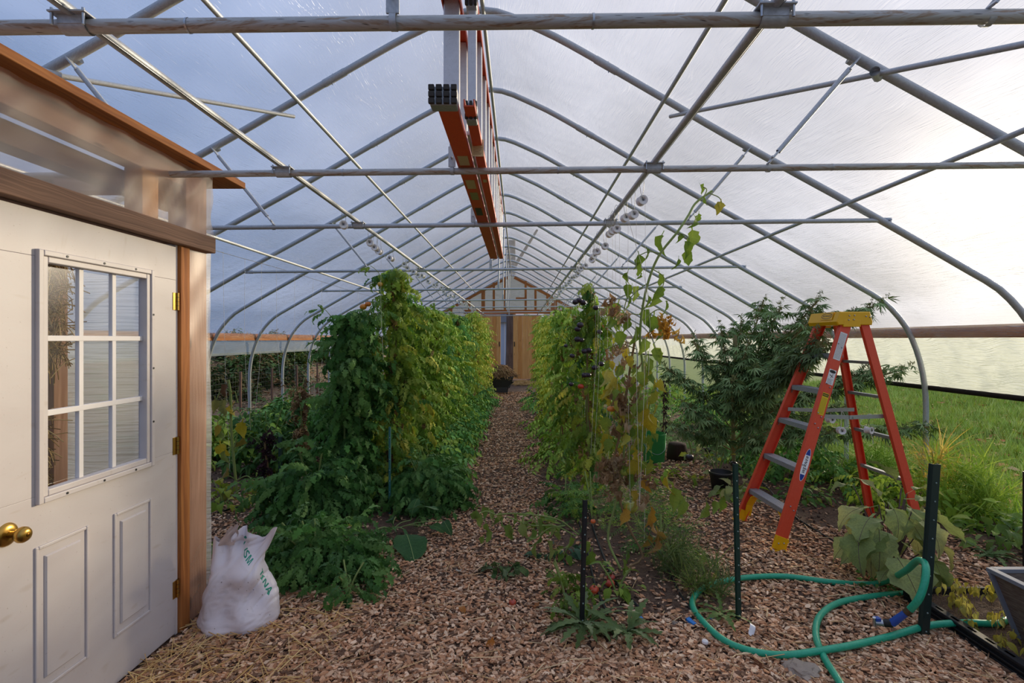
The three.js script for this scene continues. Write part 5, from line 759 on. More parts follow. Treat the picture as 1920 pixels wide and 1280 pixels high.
// eggplant in front of the ladder
{
  const b = V(2.42, 0, -3.3), A = at;
  leafy('eggplant_plant', 'large eggplant with broad grey-green leaves in front of the stepladder', 'eggplant plant', b, [
    [A(1640, 962, 3.25), A(1600, 1000, 3.05), 1.05, 1.15, 0.2, 0], [A(1646, 972, 3.2), A(1655, 1060, 3.0), 1.05, 1.05, -0.1, 1], [A(1620, 985, 3.2), A(1590, 1050, 2.95), 1.15, 1.0, 0.3, 2], [A(1665, 940, 3.3), A(1700, 990, 3.1), 0.95, 1.1, -0.2, 0], [A(1690, 955, 3.3), A(1730, 1005, 3.15), 0.9, 1.0, 0.3, 1], [A(1690, 915, 3.4), A(1660, 870, 3.45), 0.85, 0.9, 0.5, 2], [A(1700, 925, 3.4), A(1740, 905, 3.4), 0.75, 0.85, -0.4, 0], [A(1695, 935, 3.35), A(1745, 935, 3.3), 0.85, 0.8, 0.2, 1], [A(1700, 945, 3.3), A(1728, 970, 3.15), 0.8, 0.9, 0, 2], [A(1660, 945, 3.35), A(1640, 915, 3.4), 0.8, 1, 0.2, 3], [A(1630, 950, 3.35), A(1560, 960, 3.3), 0.95, 0.9, 0, 3], [A(1620, 960, 3.4), A(1575, 985, 3.3), 0.8, 0.9, 0.2, 3], [A(1665, 1020, 3.15), A(1710, 1085, 2.95), 1.35, 1.15, 0, 1], [A(1690, 1015, 3.2), A(1800, 1090, 3.05), 1.3, 0.8, 0.2, 0], [A(1720, 1000, 3.25), A(1790, 1030, 3.2), 1.0, 0.9, 0, 3], [A(1740, 1030, 3.15), A(1780, 1100, 3.0), 1.0, 0.7, 0.3, 2], [A(1680, 1060, 3.1), A(1640, 1080, 3.0), 0.7, 0.9, 0.3, 1], [A(1720, 960, 3.3), A(1760, 960, 3.35), 0.7, 0.8, 0.2, 3], [A(1600, 910, 3.6), A(1570, 905, 3.6), 0.6, 0.8, 0, 2], [A(1640, 1000, 3.25), A(1625, 1075, 3.1), 0.9, 0.9, 0, 2],
    ...Array.from({ length: 16 }, (_, i) => { const a = i / 16 * 6.28 + rr(-0.2, 0.2), h = rr(0.12, 0.5), r0 = rr(0.04, 0.14), p = V(b.x + Math.cos(a) * r0, h, b.z + Math.sin(a) * r0); return [p, p.clone().add(V(Math.cos(a), rr(-0.75, -0.1), Math.sin(a))), rr(0.75, 1.15), rr(0.85, 1.1), rr(-0.3, 0.3), i]; })], G.bigEgg, PAL.egg, M.stemDark);
  bush('weed_patch', 'small dark green weeds under the large eggplant', 'weed', 2.3, -3.15, { h: 0.14, rx: 0.25, rz: 0.14, n: 60, geo: G.ovate, pal: PAL.dark, size: 0.45, own: 40, stems: 1 });
}
// shrubs on the left bank
{
  const SH = [[-7.4, -12.6, 0.95], [-7.9, -14.6, 1.0], [-8.3, -17, 1.0], [-7.4, -16.2, 0.8], [-8.8, -19.5, 1.05], [-9.6, -17.8, 1.05], [-10, -21, 1.1], [-9.2, -23, 1.1], [-11.5, -24, 1.2], [-8.2, -12.6, 0.95], [-10.8, -19.5, 1.1]];
  const w = ['first', 'second', 'third', 'fourth', 'fifth', 'sixth', 'seventh', 'eighth', 'ninth', 'tenth', 'eleventh'];
  SH.forEach(([x, z, h], i) => bush('bank_shrub', 'dark green shrub on the left bank, ' + w[i] + ' seen below the curtain', 'shrub', x, z, { h, rx: h * 0.9, rz: h * 1.1, n: 420, geo: G.shrub, pal: ['#46602c', '#52702f', '#3a5226', '#6a7f3a'], mix: [['#7a7038', '#866a3c']], size: 1.8, y: yardY(x, z) - 0.1, shell: 0.3, group: 'shrubs on the left bank' }));
}
// ------------------------------------------------------------------ posts, sack, hose, tubs, spools
R = mulberry(81);
M.postGreen = S({ color: lin('#14382e'), roughness: 0.5 }); M.postDark = S({ color: lin('#1c2f2b'), roughness: 0.5 }); M.postTeal = S({ color: lin('#2c6a66'), roughness: 0.5 });
// a steel U post: channel with punched studs
function uPost(label, x, z, h, w, mat, lean = [0, 0], ry = 0) {
  const t = thing('garden_post', label, 'post', [x, 0, z], ry), a = V(-lean[0] * 0.06, -0.06, -lean[1] * 0.06), b = V(lean[0] * h, h, lean[1] * h);
  mesh('channel', channel(a, b, V(0, 0, 1), w, w * 0.55, 0.003), mat, t);
  const n = Math.floor(h / 0.085), st = []; for (let i = 1; i < n; i++) { const q = i / n, p = a.clone().lerp(b, q); const g = new THREE.SphereGeometry(0.0045, 6, 4); g.translate(p.x, p.y, p.z + 0.002); st.push(g); }
  mesh('stud_row', st, S({ color: lin('#8fa39a'), roughness: 0.6 }), t);
  for (const s of [-1, 1]) mesh('edge_lip', beam(a.clone().add(V(s * w / 2, 0, -w * 0.5)), b.clone().add(V(s * w / 2, 0, -w * 0.5)), 0.008, 0.003), mat, t);
  return t;
}
uPost('thick dark green steel post standing at the hose on the right', 2.11, -2.64, 0.9, 0.044, M.postDark, [0.075, 0], 0.12);
uPost('slender green steel post inside the hose loop', 1.216, -2.8, 0.866, 0.024, M.postGreen, [-0.024, 0], 0.2);
uPost('short black steel post among the dandelions', 0.345, -2.75, 0.68, 0.022, M.black, [0.028, 0], 0.2);
uPost('short green steel post left of the dark tomato plant', -2.17, -4.64, 0.66, 0.03, M.postGreen, [-0.005, 0]);
uPost('thin teal post in front of the left tomato row', -1.12, -4.43, 0.79, 0.018, M.postTeal);
uPost('dark steel post at the right edge of the picture', 3.42, -3.42, 0.66, 0.034, M.black);
// white sack
{
  const base = V(-1.53, 0, -2.78), n = 72, m = 56, pos = [], uv = [], idx = [];
  for (let j = 0; j <= m; j++) for (let i = 0; i <= n; i++) {
    const t = j / m, a = i / n * 6.283, ca = Math.cos(a), sa = Math.sin(a);
    const foot = t < 0.07 ? 0.84 + 0.16 * Math.sqrt(t / 0.07) : 1;
    let wx = lerp(0.2, 0.128, smooth(t, 0.08, 0.85)) * foot, wz = lerp(0.15, 0.105, smooth(t, 0, 0.5)) * (1 - 0.8 * smooth(t, 0.6, 1)) * foot;
    const sq = Math.pow(Math.abs(ca), 0.8) * Math.sign(ca), sqz = Math.pow(Math.abs(sa), 0.85) * Math.sign(sa);
    let x = sq * wx + 0.012 * t, z = sqz * wz, y = 0.47 * t;
    // soft dents, and creases running up towards the right-hand corner
    const dent = 0.02 * n3(x * 5, y * 4, z * 5), run = Math.pow(1 - Math.abs(n2((x * 0.8 - y * 0.55) * 13, (x + y) * 1.6)), 5), cr = 0.011 * run * smooth(t, 0.12, 0.4) + 0.006 * Math.pow(1 - Math.abs(n2(y * 22 + x * 6, x * 5)), 4) * (1 - smooth(t, 0.15, 0.35));
    x += ca * (dent - cr); z += sa * (dent - cr) * 1.2;
    if (t > 0.72) {                                      // slack open mouth: left side folded, right corner pulled up and out
      const q = (t - 0.72) / 0.28, right = smooth(x, 0.03, 0.125), left = smooth(-x, -0.02, 0.1), mid = Math.exp(-Math.pow((x - 0.02) / 0.045, 2));
      y += q * (0.055 * right + 0.01 * left + 0.05 * mid * (sa > 0 ? 1 : 0.3) - 0.05 * Math.exp(-Math.pow((x - 0.085) / 0.022, 2)) - 0.035 * Math.exp(-Math.pow((x + 0.05) / 0.03, 2)));
      x += q * (0.07 * right - 0.012 * left); z += q * (0.045 * n2(x * 11, 8) - 0.03 * sa * mid);
    }
    pos.push(x, Math.max(y, 0.002), z); uv.push(i / n, t);
  }
  for (let j = 0; j < m; j++) for (let i = 0; i < n; i++) { const a = j * (n + 1) + i, b = a + n + 1; idx.push(a, b, a + 1, b, b + 1, a + 1); }
  const g = new THREE.BufferGeometry(); g.setAttribute('position', new THREE.Float32BufferAttribute(pos, 3)); g.setAttribute('uv', new THREE.Float32BufferAttribute(uv, 2)); g.setIndex(idx); g.computeVertexNormals();
  const print = canvasTex(1024, 512, (c, w, h) => {
    c.fillStyle = '#ebe3e6'; c.fillRect(0, 0, w, h); const q = mulberry(9);
    for (let i = 0; i < 130; i++) { c.fillStyle = `rgba(140,118,110,${0.03 + 0.05 * q()})`; c.beginPath(); c.ellipse(q() * w, q() * h, 4 + q() * 40, 4 + q() * 16, q() * 3, 0, 7); c.fill(); }
    for (let i = 0; i < 46; i++) { c.fillStyle = `rgba(70,54,48,${0.3 + 0.5 * q()})`; c.beginPath(); c.ellipse(q() * w, h * (0.35 + 0.62 * q()), 0.6 + q() * 3.5, 0.6 + q() * 3, q() * 3, 0, 7); c.fill(); }
    c.fillStyle = '#1f9478'; const word = (x, y, r, s, f) => { c.save(); c.translate(x, y); c.rotate(r); c.scale(-1, 1); c.font = 'bold ' + f + 'px sans-serif'; c.textAlign = 'center'; c.fillText(s, 0, 0); c.restore(); };
    word(246, 58, -0.9, 'A', 46); word(222, 92, -0.9, 'L', 40); word(196, 118, -0.7, 'SM', 46); word(66, 260, -1.35, 'TINA', 64);
  });
  const t = thing('white_sack', 'crumpled white plastic sack with green lettering standing by the shed corner', 'sack', base, 0.1);
  print.wrapS = THREE.RepeatWrapping; print.repeat.x = 1;
  mesh('sack_body', g, S({ map: print, roughness: 0.4 }), t);
  const tear = new THREE.PlaneGeometry(0.1, 0.1, 10, 8); { const p = tear.attributes.position; for (let i = 0; i < p.count; i++) { const x = p.getX(i), y = p.getY(i), u = (y + 0.05) / 0.1; p.setXYZ(i, x * (1 - 0.6 * u) + 0.05 * u, y + 0.012 * n2(x * 40, 2) * u, 0.02 * n2(x * 14, y * 14)); } tear.computeVertexNormals(); } const tm = mesh('torn_paper', tear, S({ color: lin('#c4aea2'), roughness: 0.8 }), t); tm.position.set(-0.055, 0.49, 0.02); tm.rotation.set(-0.2, 0, 0);
}
// hose
{
  const H = thing('garden_hose', 'green garden hose looped on the mulch around the posts', 'hose'), gp = (px, py, h = 0.026) => { const Z = (EYE - h) * FOCAL / (py - 636); return at(px, py, Z); };
  T.hose = makeTex(256, (u, v, tn) => { const d = smooth(tn(u, v, 50, 50, 9), 0.5, 0.75); return mix3(mix3(rgb(26, 158, 118), rgb(44, 178, 138), 0.5 + 0.5 * tn(u, v, 4, 10, 1)), rgb(60, 84, 62), d * 0.6); }, true, [12, 3]);
  M.hose = P({ map: T.hose, roughness: 0.45, clearcoat: 0.2 });
  const r = 0.017;
  mesh('hose_pipe', tube([gp(1640, 1400), gp(1575, 1280), gp(1545, 1232), gp(1530, 1192), gp(1537, 1155), gp(1572, 1130), gp(1640, 1117), gp(1720, 1110), gp(1790, 1104), gp(1850, 1112), gp(1900, 1122), gp(1990, 1140)], r, 120, 10), M.hose, H);
  mesh('hose_pipe', tube([V(2.95, 0.03, -2.95), V(2.7, 0.05, -2.78), gp(1870, 1168, 0.07), gp(1810, 1167, 0.07), gp(1745, 1172, 0.05), gp(1660, 1195, 0.03), gp(1560, 1216, 0.042), gp(1450, 1227), gp(1370, 1207), gp(1318, 1165), gp(1298, 1130), gp(1318, 1103), gp(1372, 1086), gp(1470, 1080), gp(1560, 1091), gp(1640, 1094), at(1696, 1071, 2.9), at(1722, 1050, 2.74), at(1736, 1062, 2.6), at(1734, 1090, 2.56), at(1723, 1122, 2.55), at(1706, 1143, 2.58)], r, 220, 10), M.hose, H);
  const e0 = at(1706, 1143, 2.58), e1 = at(1698, 1149, 2.59), e2 = at(1672, 1168, 2.63), e3 = at(1658, 1168, 2.65), e4 = at(1640, 1166, 2.66);
  mesh('ferrule', bar(e0, e1, 0.019, 0.018, 12, true), S({ color: lin('#5a4a34'), roughness: 0.5, metalness: 0.5 }), H);
  const bl = P({ color: lin('#1c4fa8'), roughness: 0.35, clearcoat: 0.4 });
  mesh('blue_grip', bar(e1, e2, 0.0165, 0.0195, 16, true), bl, H);
  mesh('black_collar', bar(e2, e3, 0.021, 0.019, 12, true), M.black, H);
  const v = mesh('coupling', [bar(e3, e4, 0.0165, 0.0165, 10, true), bar(e4.clone().add(V(0, -0.02, 0)), e4.clone().add(V(-0.01, 0.03, 0.01)), 0.008, 0.008, 8, true)], M.steel, H);
  mesh('valve_tab', bx(e4.x - 0.005, e4.x + 0.022, e4.y + 0.012, e4.y + 0.03, e4.z - 0.006, e4.z + 0.02, 0.003), bl, v);
}
// long black tray with yellow seedlings
{
  const t = thing('seedling_tray', 'long black plastic bed edging tray with dry soil at lower right', 'tray', [2.28, 0, -2.2]);
  mesh('tray_edge', [bx(0, 0.022, -0.01, 0.085, -0.8, 0.9, 0.004), bx(-0.012, 0.034, 0.07, 0.085, -0.8, 0.9, 0.004), bx(0, 0.62, -0.01, 0.085, -0.822, -0.8, 0.004), bx(0.6, 0.622, -0.01, 0.085, -0.8, 0.9, 0.004)], S({ color: lin('#15161a'), roughness: 0.7 }), t);
  mesh('groove', [bx(-0.0125, -0.004, 0.02, 0.03, -0.8, 0.9, 0.002), bx(-0.0125, -0.004, 0.045, 0.052, -0.8, 0.9, 0.002)], M.black, t);
  mesh('soil', terrain(0.02, 0.6, -0.8, 0.9, 24, 60, (x, z) => 0.05 + 0.012 * n2(x * 9, z * 9)), M.soil, t);
  const se = thing('yellow_seedlings', 'cluster of limp yellow seedlings growing in the black tray', 'seedlings', [2.28, 0.05, -2.2]), E = [];
  for (let i = 0; i < 60; i++) { const x = rr(0.05, 0.42), z = rr(-0.72, 0.0), h = rr(0.05, 0.15), lx = rr(-0.03, 0.03); mesh('stem', tube([V(x, 0, z), V(x + lx * 0.5, h * 0.6, z), V(x + lx, h, z + rr(-0.02, 0.02))], 0.0016, 5, 4), M.stemDry, se); for (let k = 0; k < 4; k++) E.push({ p: V(x + lx, h - 0.01 * k, z), d: hdir(k * 1.6 + i, rr(-1.5, -0.3)), s: rr(0.36, 0.62), roll: rr(-0.6, 0.6), c: pick(['#d8cc5a', '#c9bc4a', '#b8b050', '#e0d672']), g: pick(G.ovate) }); }
  addLeaves(se, E, 200);
}
{   // galvanized tub
  const t = thing('planter_tub', 'grey tapered tub with dirty brown side at the right edge', 'tub', [2.87, 0.05, -2.16], 0.0);
  T.tubSide = makeTex(512, (u, v, tn) => { const a = 0.5 + 0.5 * tn(u, v, 3, 9, 1), b = smooth(tn(u, v, 8, 20, 4), 0.1, 0.7); return mix3(mix3(rgb(96, 84, 76), rgb(132, 118, 106), a), rgb(74, 56, 44), b * 0.8); }, true, [2, 2]);
  const side = (b0, b1, t1, t0, th = 0.012) => { const g = new THREE.BufferGeometry(), n = V(0, 0, 0).crossVectors(b1.clone().sub(b0), t0.clone().sub(b0)).normalize().multiplyScalar(th), q = [b0, b1, t1, t0], p = [...q, ...q.map((v) => v.clone().add(n))]; g.setAttribute('position', new THREE.Float32BufferAttribute(p.flatMap((v) => v.toArray()), 3)); g.setAttribute('uv', new THREE.Float32BufferAttribute([0, 0, 1, 0, 1, 1, 0, 1, 0, 0, 1, 0, 1, 1, 0, 1], 2)); g.setIndex([0, 1, 2, 0, 2, 3, 4, 6, 5, 4, 7, 6, 0, 3, 7, 0, 7, 4, 1, 5, 6, 1, 6, 2, 3, 2, 6, 3, 6, 7, 0, 4, 5, 0, 5, 1]); const h = g.toNonIndexed(); h.computeVertexNormals(); return h; };
  const bw = 0.34, bd = 0.39, tw = 0.42, td = 0.46, h = 0.31, c = [[-1, -1], [1, -1], [1, 1], [-1, 1]].map(([a, b]) => [V(a * bw, 0, b * bd), V(a * tw, h, b * td)]);
  const sm = S({ map: T.tubSide, roughness: 0.8 });
  for (let i = 0; i < 4; i++) { const j = (i + 1) % 4; mesh('side_panel', side(c[j][0], c[i][0], c[i][1], c[j][1]), sm, t); }
  mesh('bottom', bx(-bw, bw, 0, 0.01, -bd, bd, 0.001), sm, t);
  const rim = S({ color: lin('#7d8188'), roughness: 0.8 });
  mesh('rim', [beam(V(-tw - 0.01, h, -td - 0.02), V(-tw - 0.01, h, td + 0.02), 0.035, 0.02), beam(V(tw + 0.01, h, -td - 0.02), V(tw + 0.01, h, td + 0.02), 0.035, 0.02), beam(V(-tw, h, -td - 0.01), V(tw, h, -td - 0.01), 0.035, 0.02), beam(V(-tw, h, td + 0.01), V(tw, h, td + 0.01), 0.035, 0.02)], rim, t);
  mesh('corner_strip', beam(c[0][0].clone().add(V(-0.008, 0, -0.004)), c[0][1].clone().add(V(-0.008, 0, -0.004)), 0.05, 0.012, V(0, 0, 1)), rim, t);
  mesh('soil', bx(-0.36, 0.36, 0.2, 0.215, -0.39, 0.39, 0), M.soil, t);
}
// bucket, pot, stump
{
  const b = onGround(1226, 866); const t = thing('green_bucket', 'green plastic bucket standing beyond the yellow vine', 'bucket', [b.x, 0, b.z]);
  const gm = P({ color: lin('#2f8a44'), roughness: 0.45 }); mesh('bucket_body', lathe([[0.001, 0.005], [0.125, 0.005], [0.13, 0.02], [0.146, 0.25], [0.15, 0.26], [0.146, 0.27], [0.15, 0.285], [0.147, 0.295], [0.152, 0.31], [0.149, 0.32], [0.155, 0.365], [0.15, 0.368], [0.143, 0.26], [0.125, 0.02], [0.001, 0.018]], 36), gm, t);
  mesh('handle', tube([V(-0.15, 0.27, 0.01), V(-0.1, 0.18, 0.13), V(0, 0.13, 0.165), V(0.1, 0.18, 0.13), V(0.15, 0.27, 0.01)], 0.0025, 20, 5), M.steel, t);
  const s = onGround(1270, 862); const st = thing('tree_stump', 'dark weathered stump right of the green bucket', 'stump', [s.x, 0, s.z]);
  const lg = lathe([[0.001, 0], [0.13, 0], [0.12, 0.1], [0.11, 0.2], [0.1, 0.22], [0.001, 0.225]], 18); { const p = lg.attributes.position; for (let i = 0; i < p.count; i++) { const q = 1 + 0.16 * n3(p.getX(i) * 9, p.getY(i) * 2, p.getZ(i) * 9); p.setX(i, p.getX(i) * q); p.setZ(i, p.getZ(i) * q); } lg.computeVertexNormals(); } mesh('wood', lg, S({ map: T.weathered, color: lin('#6d5f56'), roughness: 0.95 }), st);
  const pb = onGround(1352, 918); single('black_pot', lathe([[0.001, 0.0], [0.09, 0], [0.115, 0.17], [0.122, 0.17], [0.12, 0.19], [0.11, 0.19], [0.085, 0.02], [0.001, 0.15]], 24).translate(pb.x, 0, pb.z), M.black, 'black plastic pot at the foot of the hemp plant', 'pot');
}
// wheelbarrow
{
  const t = thing('wheelbarrow', 'black wheelbarrow heaped with dry straw at the far end of the path', 'wheelbarrow', [-0.49, 0, -14.3]);
  const tray = extr([[-0.24, 0.2], [0.24, 0.2], [0.34, 0.48], [-0.34, 0.48]], 0.9, 0.01); tray.translate(0, 0, -0.9); mesh('tray', tray, M.black, t);
  mesh('front_guard', bx(-0.17, 0.17, 0.06, 0.2, 0.01, 0.03), S({ color: lin('#35363c'), roughness: 0.5 }), t);
  for (const s of [-1, 1]) { mesh('handle', [beam(V(s * 0.34, 0.36, 0.12), V(s * 0.24, 0.24, -0.8), 0.035, 0.035)], M.black, t); mesh('leg', beam(V(s * 0.2, 0.22, 0), V(s * 0.16, 0, 0.02), 0.03, 0.02), M.black, t); mesh('brace', beam(V(s * 0.33, 0.34, 0.04), V(s * 0.2, 0.2, 0.03), 0.03, 0.02), S({ color: lin('#4a4c50'), roughness: 0.5 }), t); }
  const w = new THREE.TorusGeometry(0.16, 0.045, 10, 24); w.rotateY(Math.PI / 2); w.translate(0, 0.2, -1.0); mesh('wheel', w, M.black, t);
  const strand = tube([V(0, 0, -0.5), V(0, 0.06, 0), V(0, 0, 0.5)], 0.011, 4, 3), L = [];
  for (let i = 0; i < 900; i++) { const a = rr(0, 6.28), k = Math.sqrt(R()), x = Math.cos(a) * k * 0.42, z = -0.42 + Math.sin(a) * k * 0.5, y = 0.46 + 0.34 * (1 - k * k) * rr(0.5, 1); L.push([placeM(V(x, y, z), [rr(-0.5, 0.5), rr(0, 6.28), rr(-0.4, 0.4)], V(0.6, 0.6, rr(0.12, 0.32))), shade(pick(['#b89468', '#a07c54', '#c9a878', '#7c5e42', '#8f6e4c']), 0.15)]); }
  const h = thing('straw_heap', 'heap of dry brown straw piled in the wheelbarrow', 'straw', [-0.49, 0, -14.3]); h.userData.kind = 'stuff'; instanced('strands', strand, S({ color: 0xffffff, roughness: 0.9 }), L, h);
  const L2 = []; for (let i = 0; i < 300; i++) { const a = rr(0, 6.28), k = Math.sqrt(R()); L2.push([placeM(V(Math.cos(a) * k * 0.45, 0.02 + 0.1 * (1 - k), Math.sin(a) * k * 0.7), [rr(-0.3, 0.3), rr(0, 6.28), 0], V(0.6, 0.6, rr(0.15, 0.35))), shade(pick(['#c9a060', '#b08850', '#d8b478']), 0.15)]); }
  const h2 = thing('straw_heap', 'low strewn straw on the ground before the right plank door', 'straw', [0.2, 0, -17.5]); h2.userData.kind = 'stuff'; instanced('strands', strand, S({ color: 0xffffff, roughness: 0.9 }), L2, h2);
  single('path_brick', bx(-0.9 + 0.0, -0.74, 0.015, 0.055, -8.02, -7.95, 0.008).translate(0.27, 0, 0), S({ color: lin('#7a6458'), roughness: 0.9 }), 'small brown block lying in the middle of the path', 'block');
}
// straw bundle hanging inside the shed, seen through the panes
{
  const strand = tube([V(0, 0, -0.5), V(0, 0.05, 0), V(0, 0, 0.5)], 0.006, 4, 3);
  const clump = (label, x, y0, y1, z, r, n) => { const L = []; for (let i = 0; i < n; i++) { const a = rr(0, 6.28), k = Math.sqrt(R()), q = R(); L.push([placeM(V(Math.cos(a) * k * r, lerp(y0, y1, q), Math.sin(a) * k * r * 0.7), [rr(-1.4, 1.4), rr(0, 6.28), 0], V(0.5, 0.5, rr(0.08, 0.22))), shade(pick(['#c2a068', '#a8844e', '#8f6c40', '#d0b47c']), 0.15)]); } const t = thing('straw_bundle', label, 'straw', [x, 0, z]); t.userData.kind = 'stuff'; instanced('strands', strand, S({ color: 0xffffff, roughness: 0.9 }), L, t); };
  clump('bundle of straw on the shed stud behind the upper panes', -2.52, 1.4, 2.0, -2.66, 0.15, 700); clump('bundle of straw on the shed stud behind the lower panes', -2.62, 0.6, 1.12, -2.68, 0.13, 500);
}
// drip lines with blue ends
{
  const dl = (label, pts) => single('drip_line', tube(pts, 0.008, pts.length * 6, 6), M.black, label, 'drip line');
  dl('black drip line left of the fallen red tomatoes', [V(0.5, 0.012, -2.86), V(0.48, 0.014, -3.2), V(0.5, 0.02, -3.7), V(0.5, 0.06, -5)]);
  dl('black drip line ending in a blue clip beside the red tomatoes', [V(0.7, 0.012, -2.9), V(0.62, 0.014, -3.2), V(0.6, 0.02, -3.7), V(0.62, 0.06, -5)]);
  dl('black drip line ending at the hose loop', [V(0.98, 0.012, -2.84), V(0.98, 0.014, -3.15), V(1.02, 0.014, -3.6), V(1.05, 0.02, -5)]);
  dl('black drip line running behind the stepladder', [V(2.42, 0.012, -3.6), V(2.4, 0.014, -4.5), V(2.62, 0.014, -5.5), V(2.62, 0.014, -7)]); dl('black drip line right of the large eggplant', [V(3.3, 0.012, -3.45), V(3.38, 0.014, -4.2), V(3.45, 0.014, -5.0), V(3.48, 0.014, -7)]); dl('black drip line at the right edge weeds', [V(3.75, 0.012, -3.6), V(3.7, 0.014, -4.3), V(3.68, 0.014, -5.5)]);
  dl('black drip line in the bed by the shed corner', [V(-2.95, 0.02, -4.2), V(-2.5, 0.02, -4.75), V(-2.3, 0.02, -5.6)]);
  M.blue = S({ color: lin('#1f7fd0'), roughness: 0.4 });
  const clip = (label, px, py) => { const p = onGround(px, py), t = thing('drip_clip', label, 'hose clip', [p.x, 0.012, p.z], rr(0, 0.6)); mesh('clip_body', bx(-0.012, 0.012, -0.008, 0.012, -0.03, 0.025, 0.003), M.blue, t); mesh('clip_fin', bx(-0.003, 0.022, -0.006, 0.008, -0.05, -0.02, 0.002), M.blue, t); };
  clip('bright blue clip on the drip line end by the dandelions', 1198, 1162); clip('blue clip lying left of the hose loop', 1297, 1172); clip('small blue clip just inside the hose loop', 1335, 1166);
}
// loose tomatoes, leaves and scraps on the ground
{
  const ft = (label, px, py, r, c) => { const p = onGround(px, py), t = thing('fallen_tomato', label, 'tomato', [p.x, r * 0.72, p.z]); fruit(t, V(0, 0, 0), r, c); };
  ft('red tomato on the soil right of the short black post', 1114, 1112, 0.03, '#d2502c'); ft('rotting red tomato touching the one in front of it', 1145, 1088, 0.028, '#b8443a'); ft('split red tomato lying by the drip lines', 1144, 1100, 0.03, '#c84a34'); ft('small orange tomato at the left path edge under the bush', 838, 852, 0.03, '#d8562c'); ft('squashed red tomato alone on the mulch path', 961, 1134, 0.022, '#b8482e'); ft('pale red tomato in the soil beside the right row', 1064, 884, 0.025, '#d07a58'); ft('small yellow-green tomato under the left foliage', 657, 990, 0.032, '#b4b43c');
  const lf = blade({ L: 0.06, W: 0.045, n: 5, f: ovate, fold: 0.4, droop: 0.8, teeth: 0.15, wave: 0.1 });
  for (const [label, px, py, c] of [['orange fallen leaf on the mulch at the bottom of the path', 928, 1215, '#d88a34'], ['orange fallen leaf on the mulch left of the red tomato', 862, 1147, '#d9924a'], ['orange fallen leaf by the dandelion', 1010, 1145, '#c9803a'], ['brown fallen leaf inside the hose loop', 1318, 1147, '#a8683a'], ['brown fallen leaf below the paper scrap', 1428, 1200, '#9c6a44'], ['brown fallen leaf below the hose', 1425, 1250, '#8f5a38'], ['pale fallen leaf on the path', 860, 1080, '#d8d2c0'], ['grey green leaf beside the leaf heap', 1000, 1048, '#8fa080'], ['purple tinged dead leaf left of the eggplant', 1545, 1068, '#8a6a60'], ['wilted reddish leaf beside the hose back loop', 1535, 1050, '#8f6f62']]) { const p = onGround(px, py); const m = single('fallen_leaf', lf, leafMat(c), label, 'leaf'); m.position.set(p.x, 0.03, p.z); m.rotation.set(rr(-0.2, 0.3), rr(0, 6), rr(-0.3, 0.3)); }
  const pp = onGround(1410, 1192), pg = new THREE.PlaneGeometry(0.03, 0.075, 3, 8); { const p = pg.attributes.position; for (let i = 0; i < p.count; i++) p.setZ(i, 0.01 * Math.sin(p.getY(i) * 70)); pg.computeVertexNormals(); } const m = single('paper_scrap', pg, S({ color: lin('#e4e2e4'), roughness: 0.6 }), 'crumpled white paper scrap inside the hose loop', 'paper'); m.position.set(pp.x, 0.03, pp.z); m.rotation.set(-1.1, 0.4, -0.4);
  const cp = onGround(1322, 1212); single('bottle_cap', lathe([[0.001, 0.012], [0.014, 0.012], [0.016, 0.008], [0.0165, 0]], 18).translate(cp.x, 0.02, cp.z), M.white, 'white plastic cap at the left outside of the hose', 'cap');
  for (const [px, py, s, l] of [[1505, 1262, 0.075, 'flat grey stone half buried at the bottom of the picture'], [1265, 1172, 0.018, 'pale pebble near the drip clips'], [1268, 1160, 0.014, 'small white pebble near the drip clips']]) { const p = onGround(px, py), g = new THREE.IcosahedronGeometry(s, 3), q = g.attributes.position; for (let i = 0; i < q.count; i++) { const k = 1 + 0.3 * n3(q.getX(i) * 1.2 / s, q.getY(i) / s, q.getZ(i) / s); q.setXYZ(i, q.getX(i) * k, q.getY(i) * k * 0.35, q.getZ(i) * k); } g.computeVertexNormals(); const st = single('stone', mergeVertices(g), S({ color: lin('#b5a493'), bumpMap: T.soilB, bumpScale: 0.004, roughness: 0.9 }), l, 'stone'); st.position.set(p.x, 0.015, p.z); }
}
// twine spools on the trellis pipes
const ONES = ['', 'first', 'second', 'third', 'fourth', 'fifth', 'sixth', 'seventh', 'eighth', 'ninth', 'tenth', 'eleventh', 'twelfth', 'thirteenth', 'fourteenth', 'fifteenth', 'sixteenth', 'seventeenth', 'eighteenth', 'nineteenth'], nth = (i) => { const k = i + 1; return k < 20 ? ONES[k] : k % 10 ? ['twenty', 'thirty'][Math.floor(k / 10) - 2] + '-' + ONES[k % 10] : ['twentieth', 'thirtieth'][k / 10 - 2]; };
const spoolG = lathe([[0.006, -0.024], [0.0275, -0.024], [0.028, -0.021], [0.0275, -0.019], [0.021, -0.018], [0.021, 0.018], [0.0275, 0.019], [0.028, 0.021], [0.0275, 0.024], [0.006, 0.024], [0.006, -0.024]], 20).rotateX(Math.PI / 2);
M.spool = S({ color: lin('#efece8'), roughness: 0.6 }); M.wire = S({ color: lin('#6a6a6a'), metalness: 0.7, roughness: 0.4 });
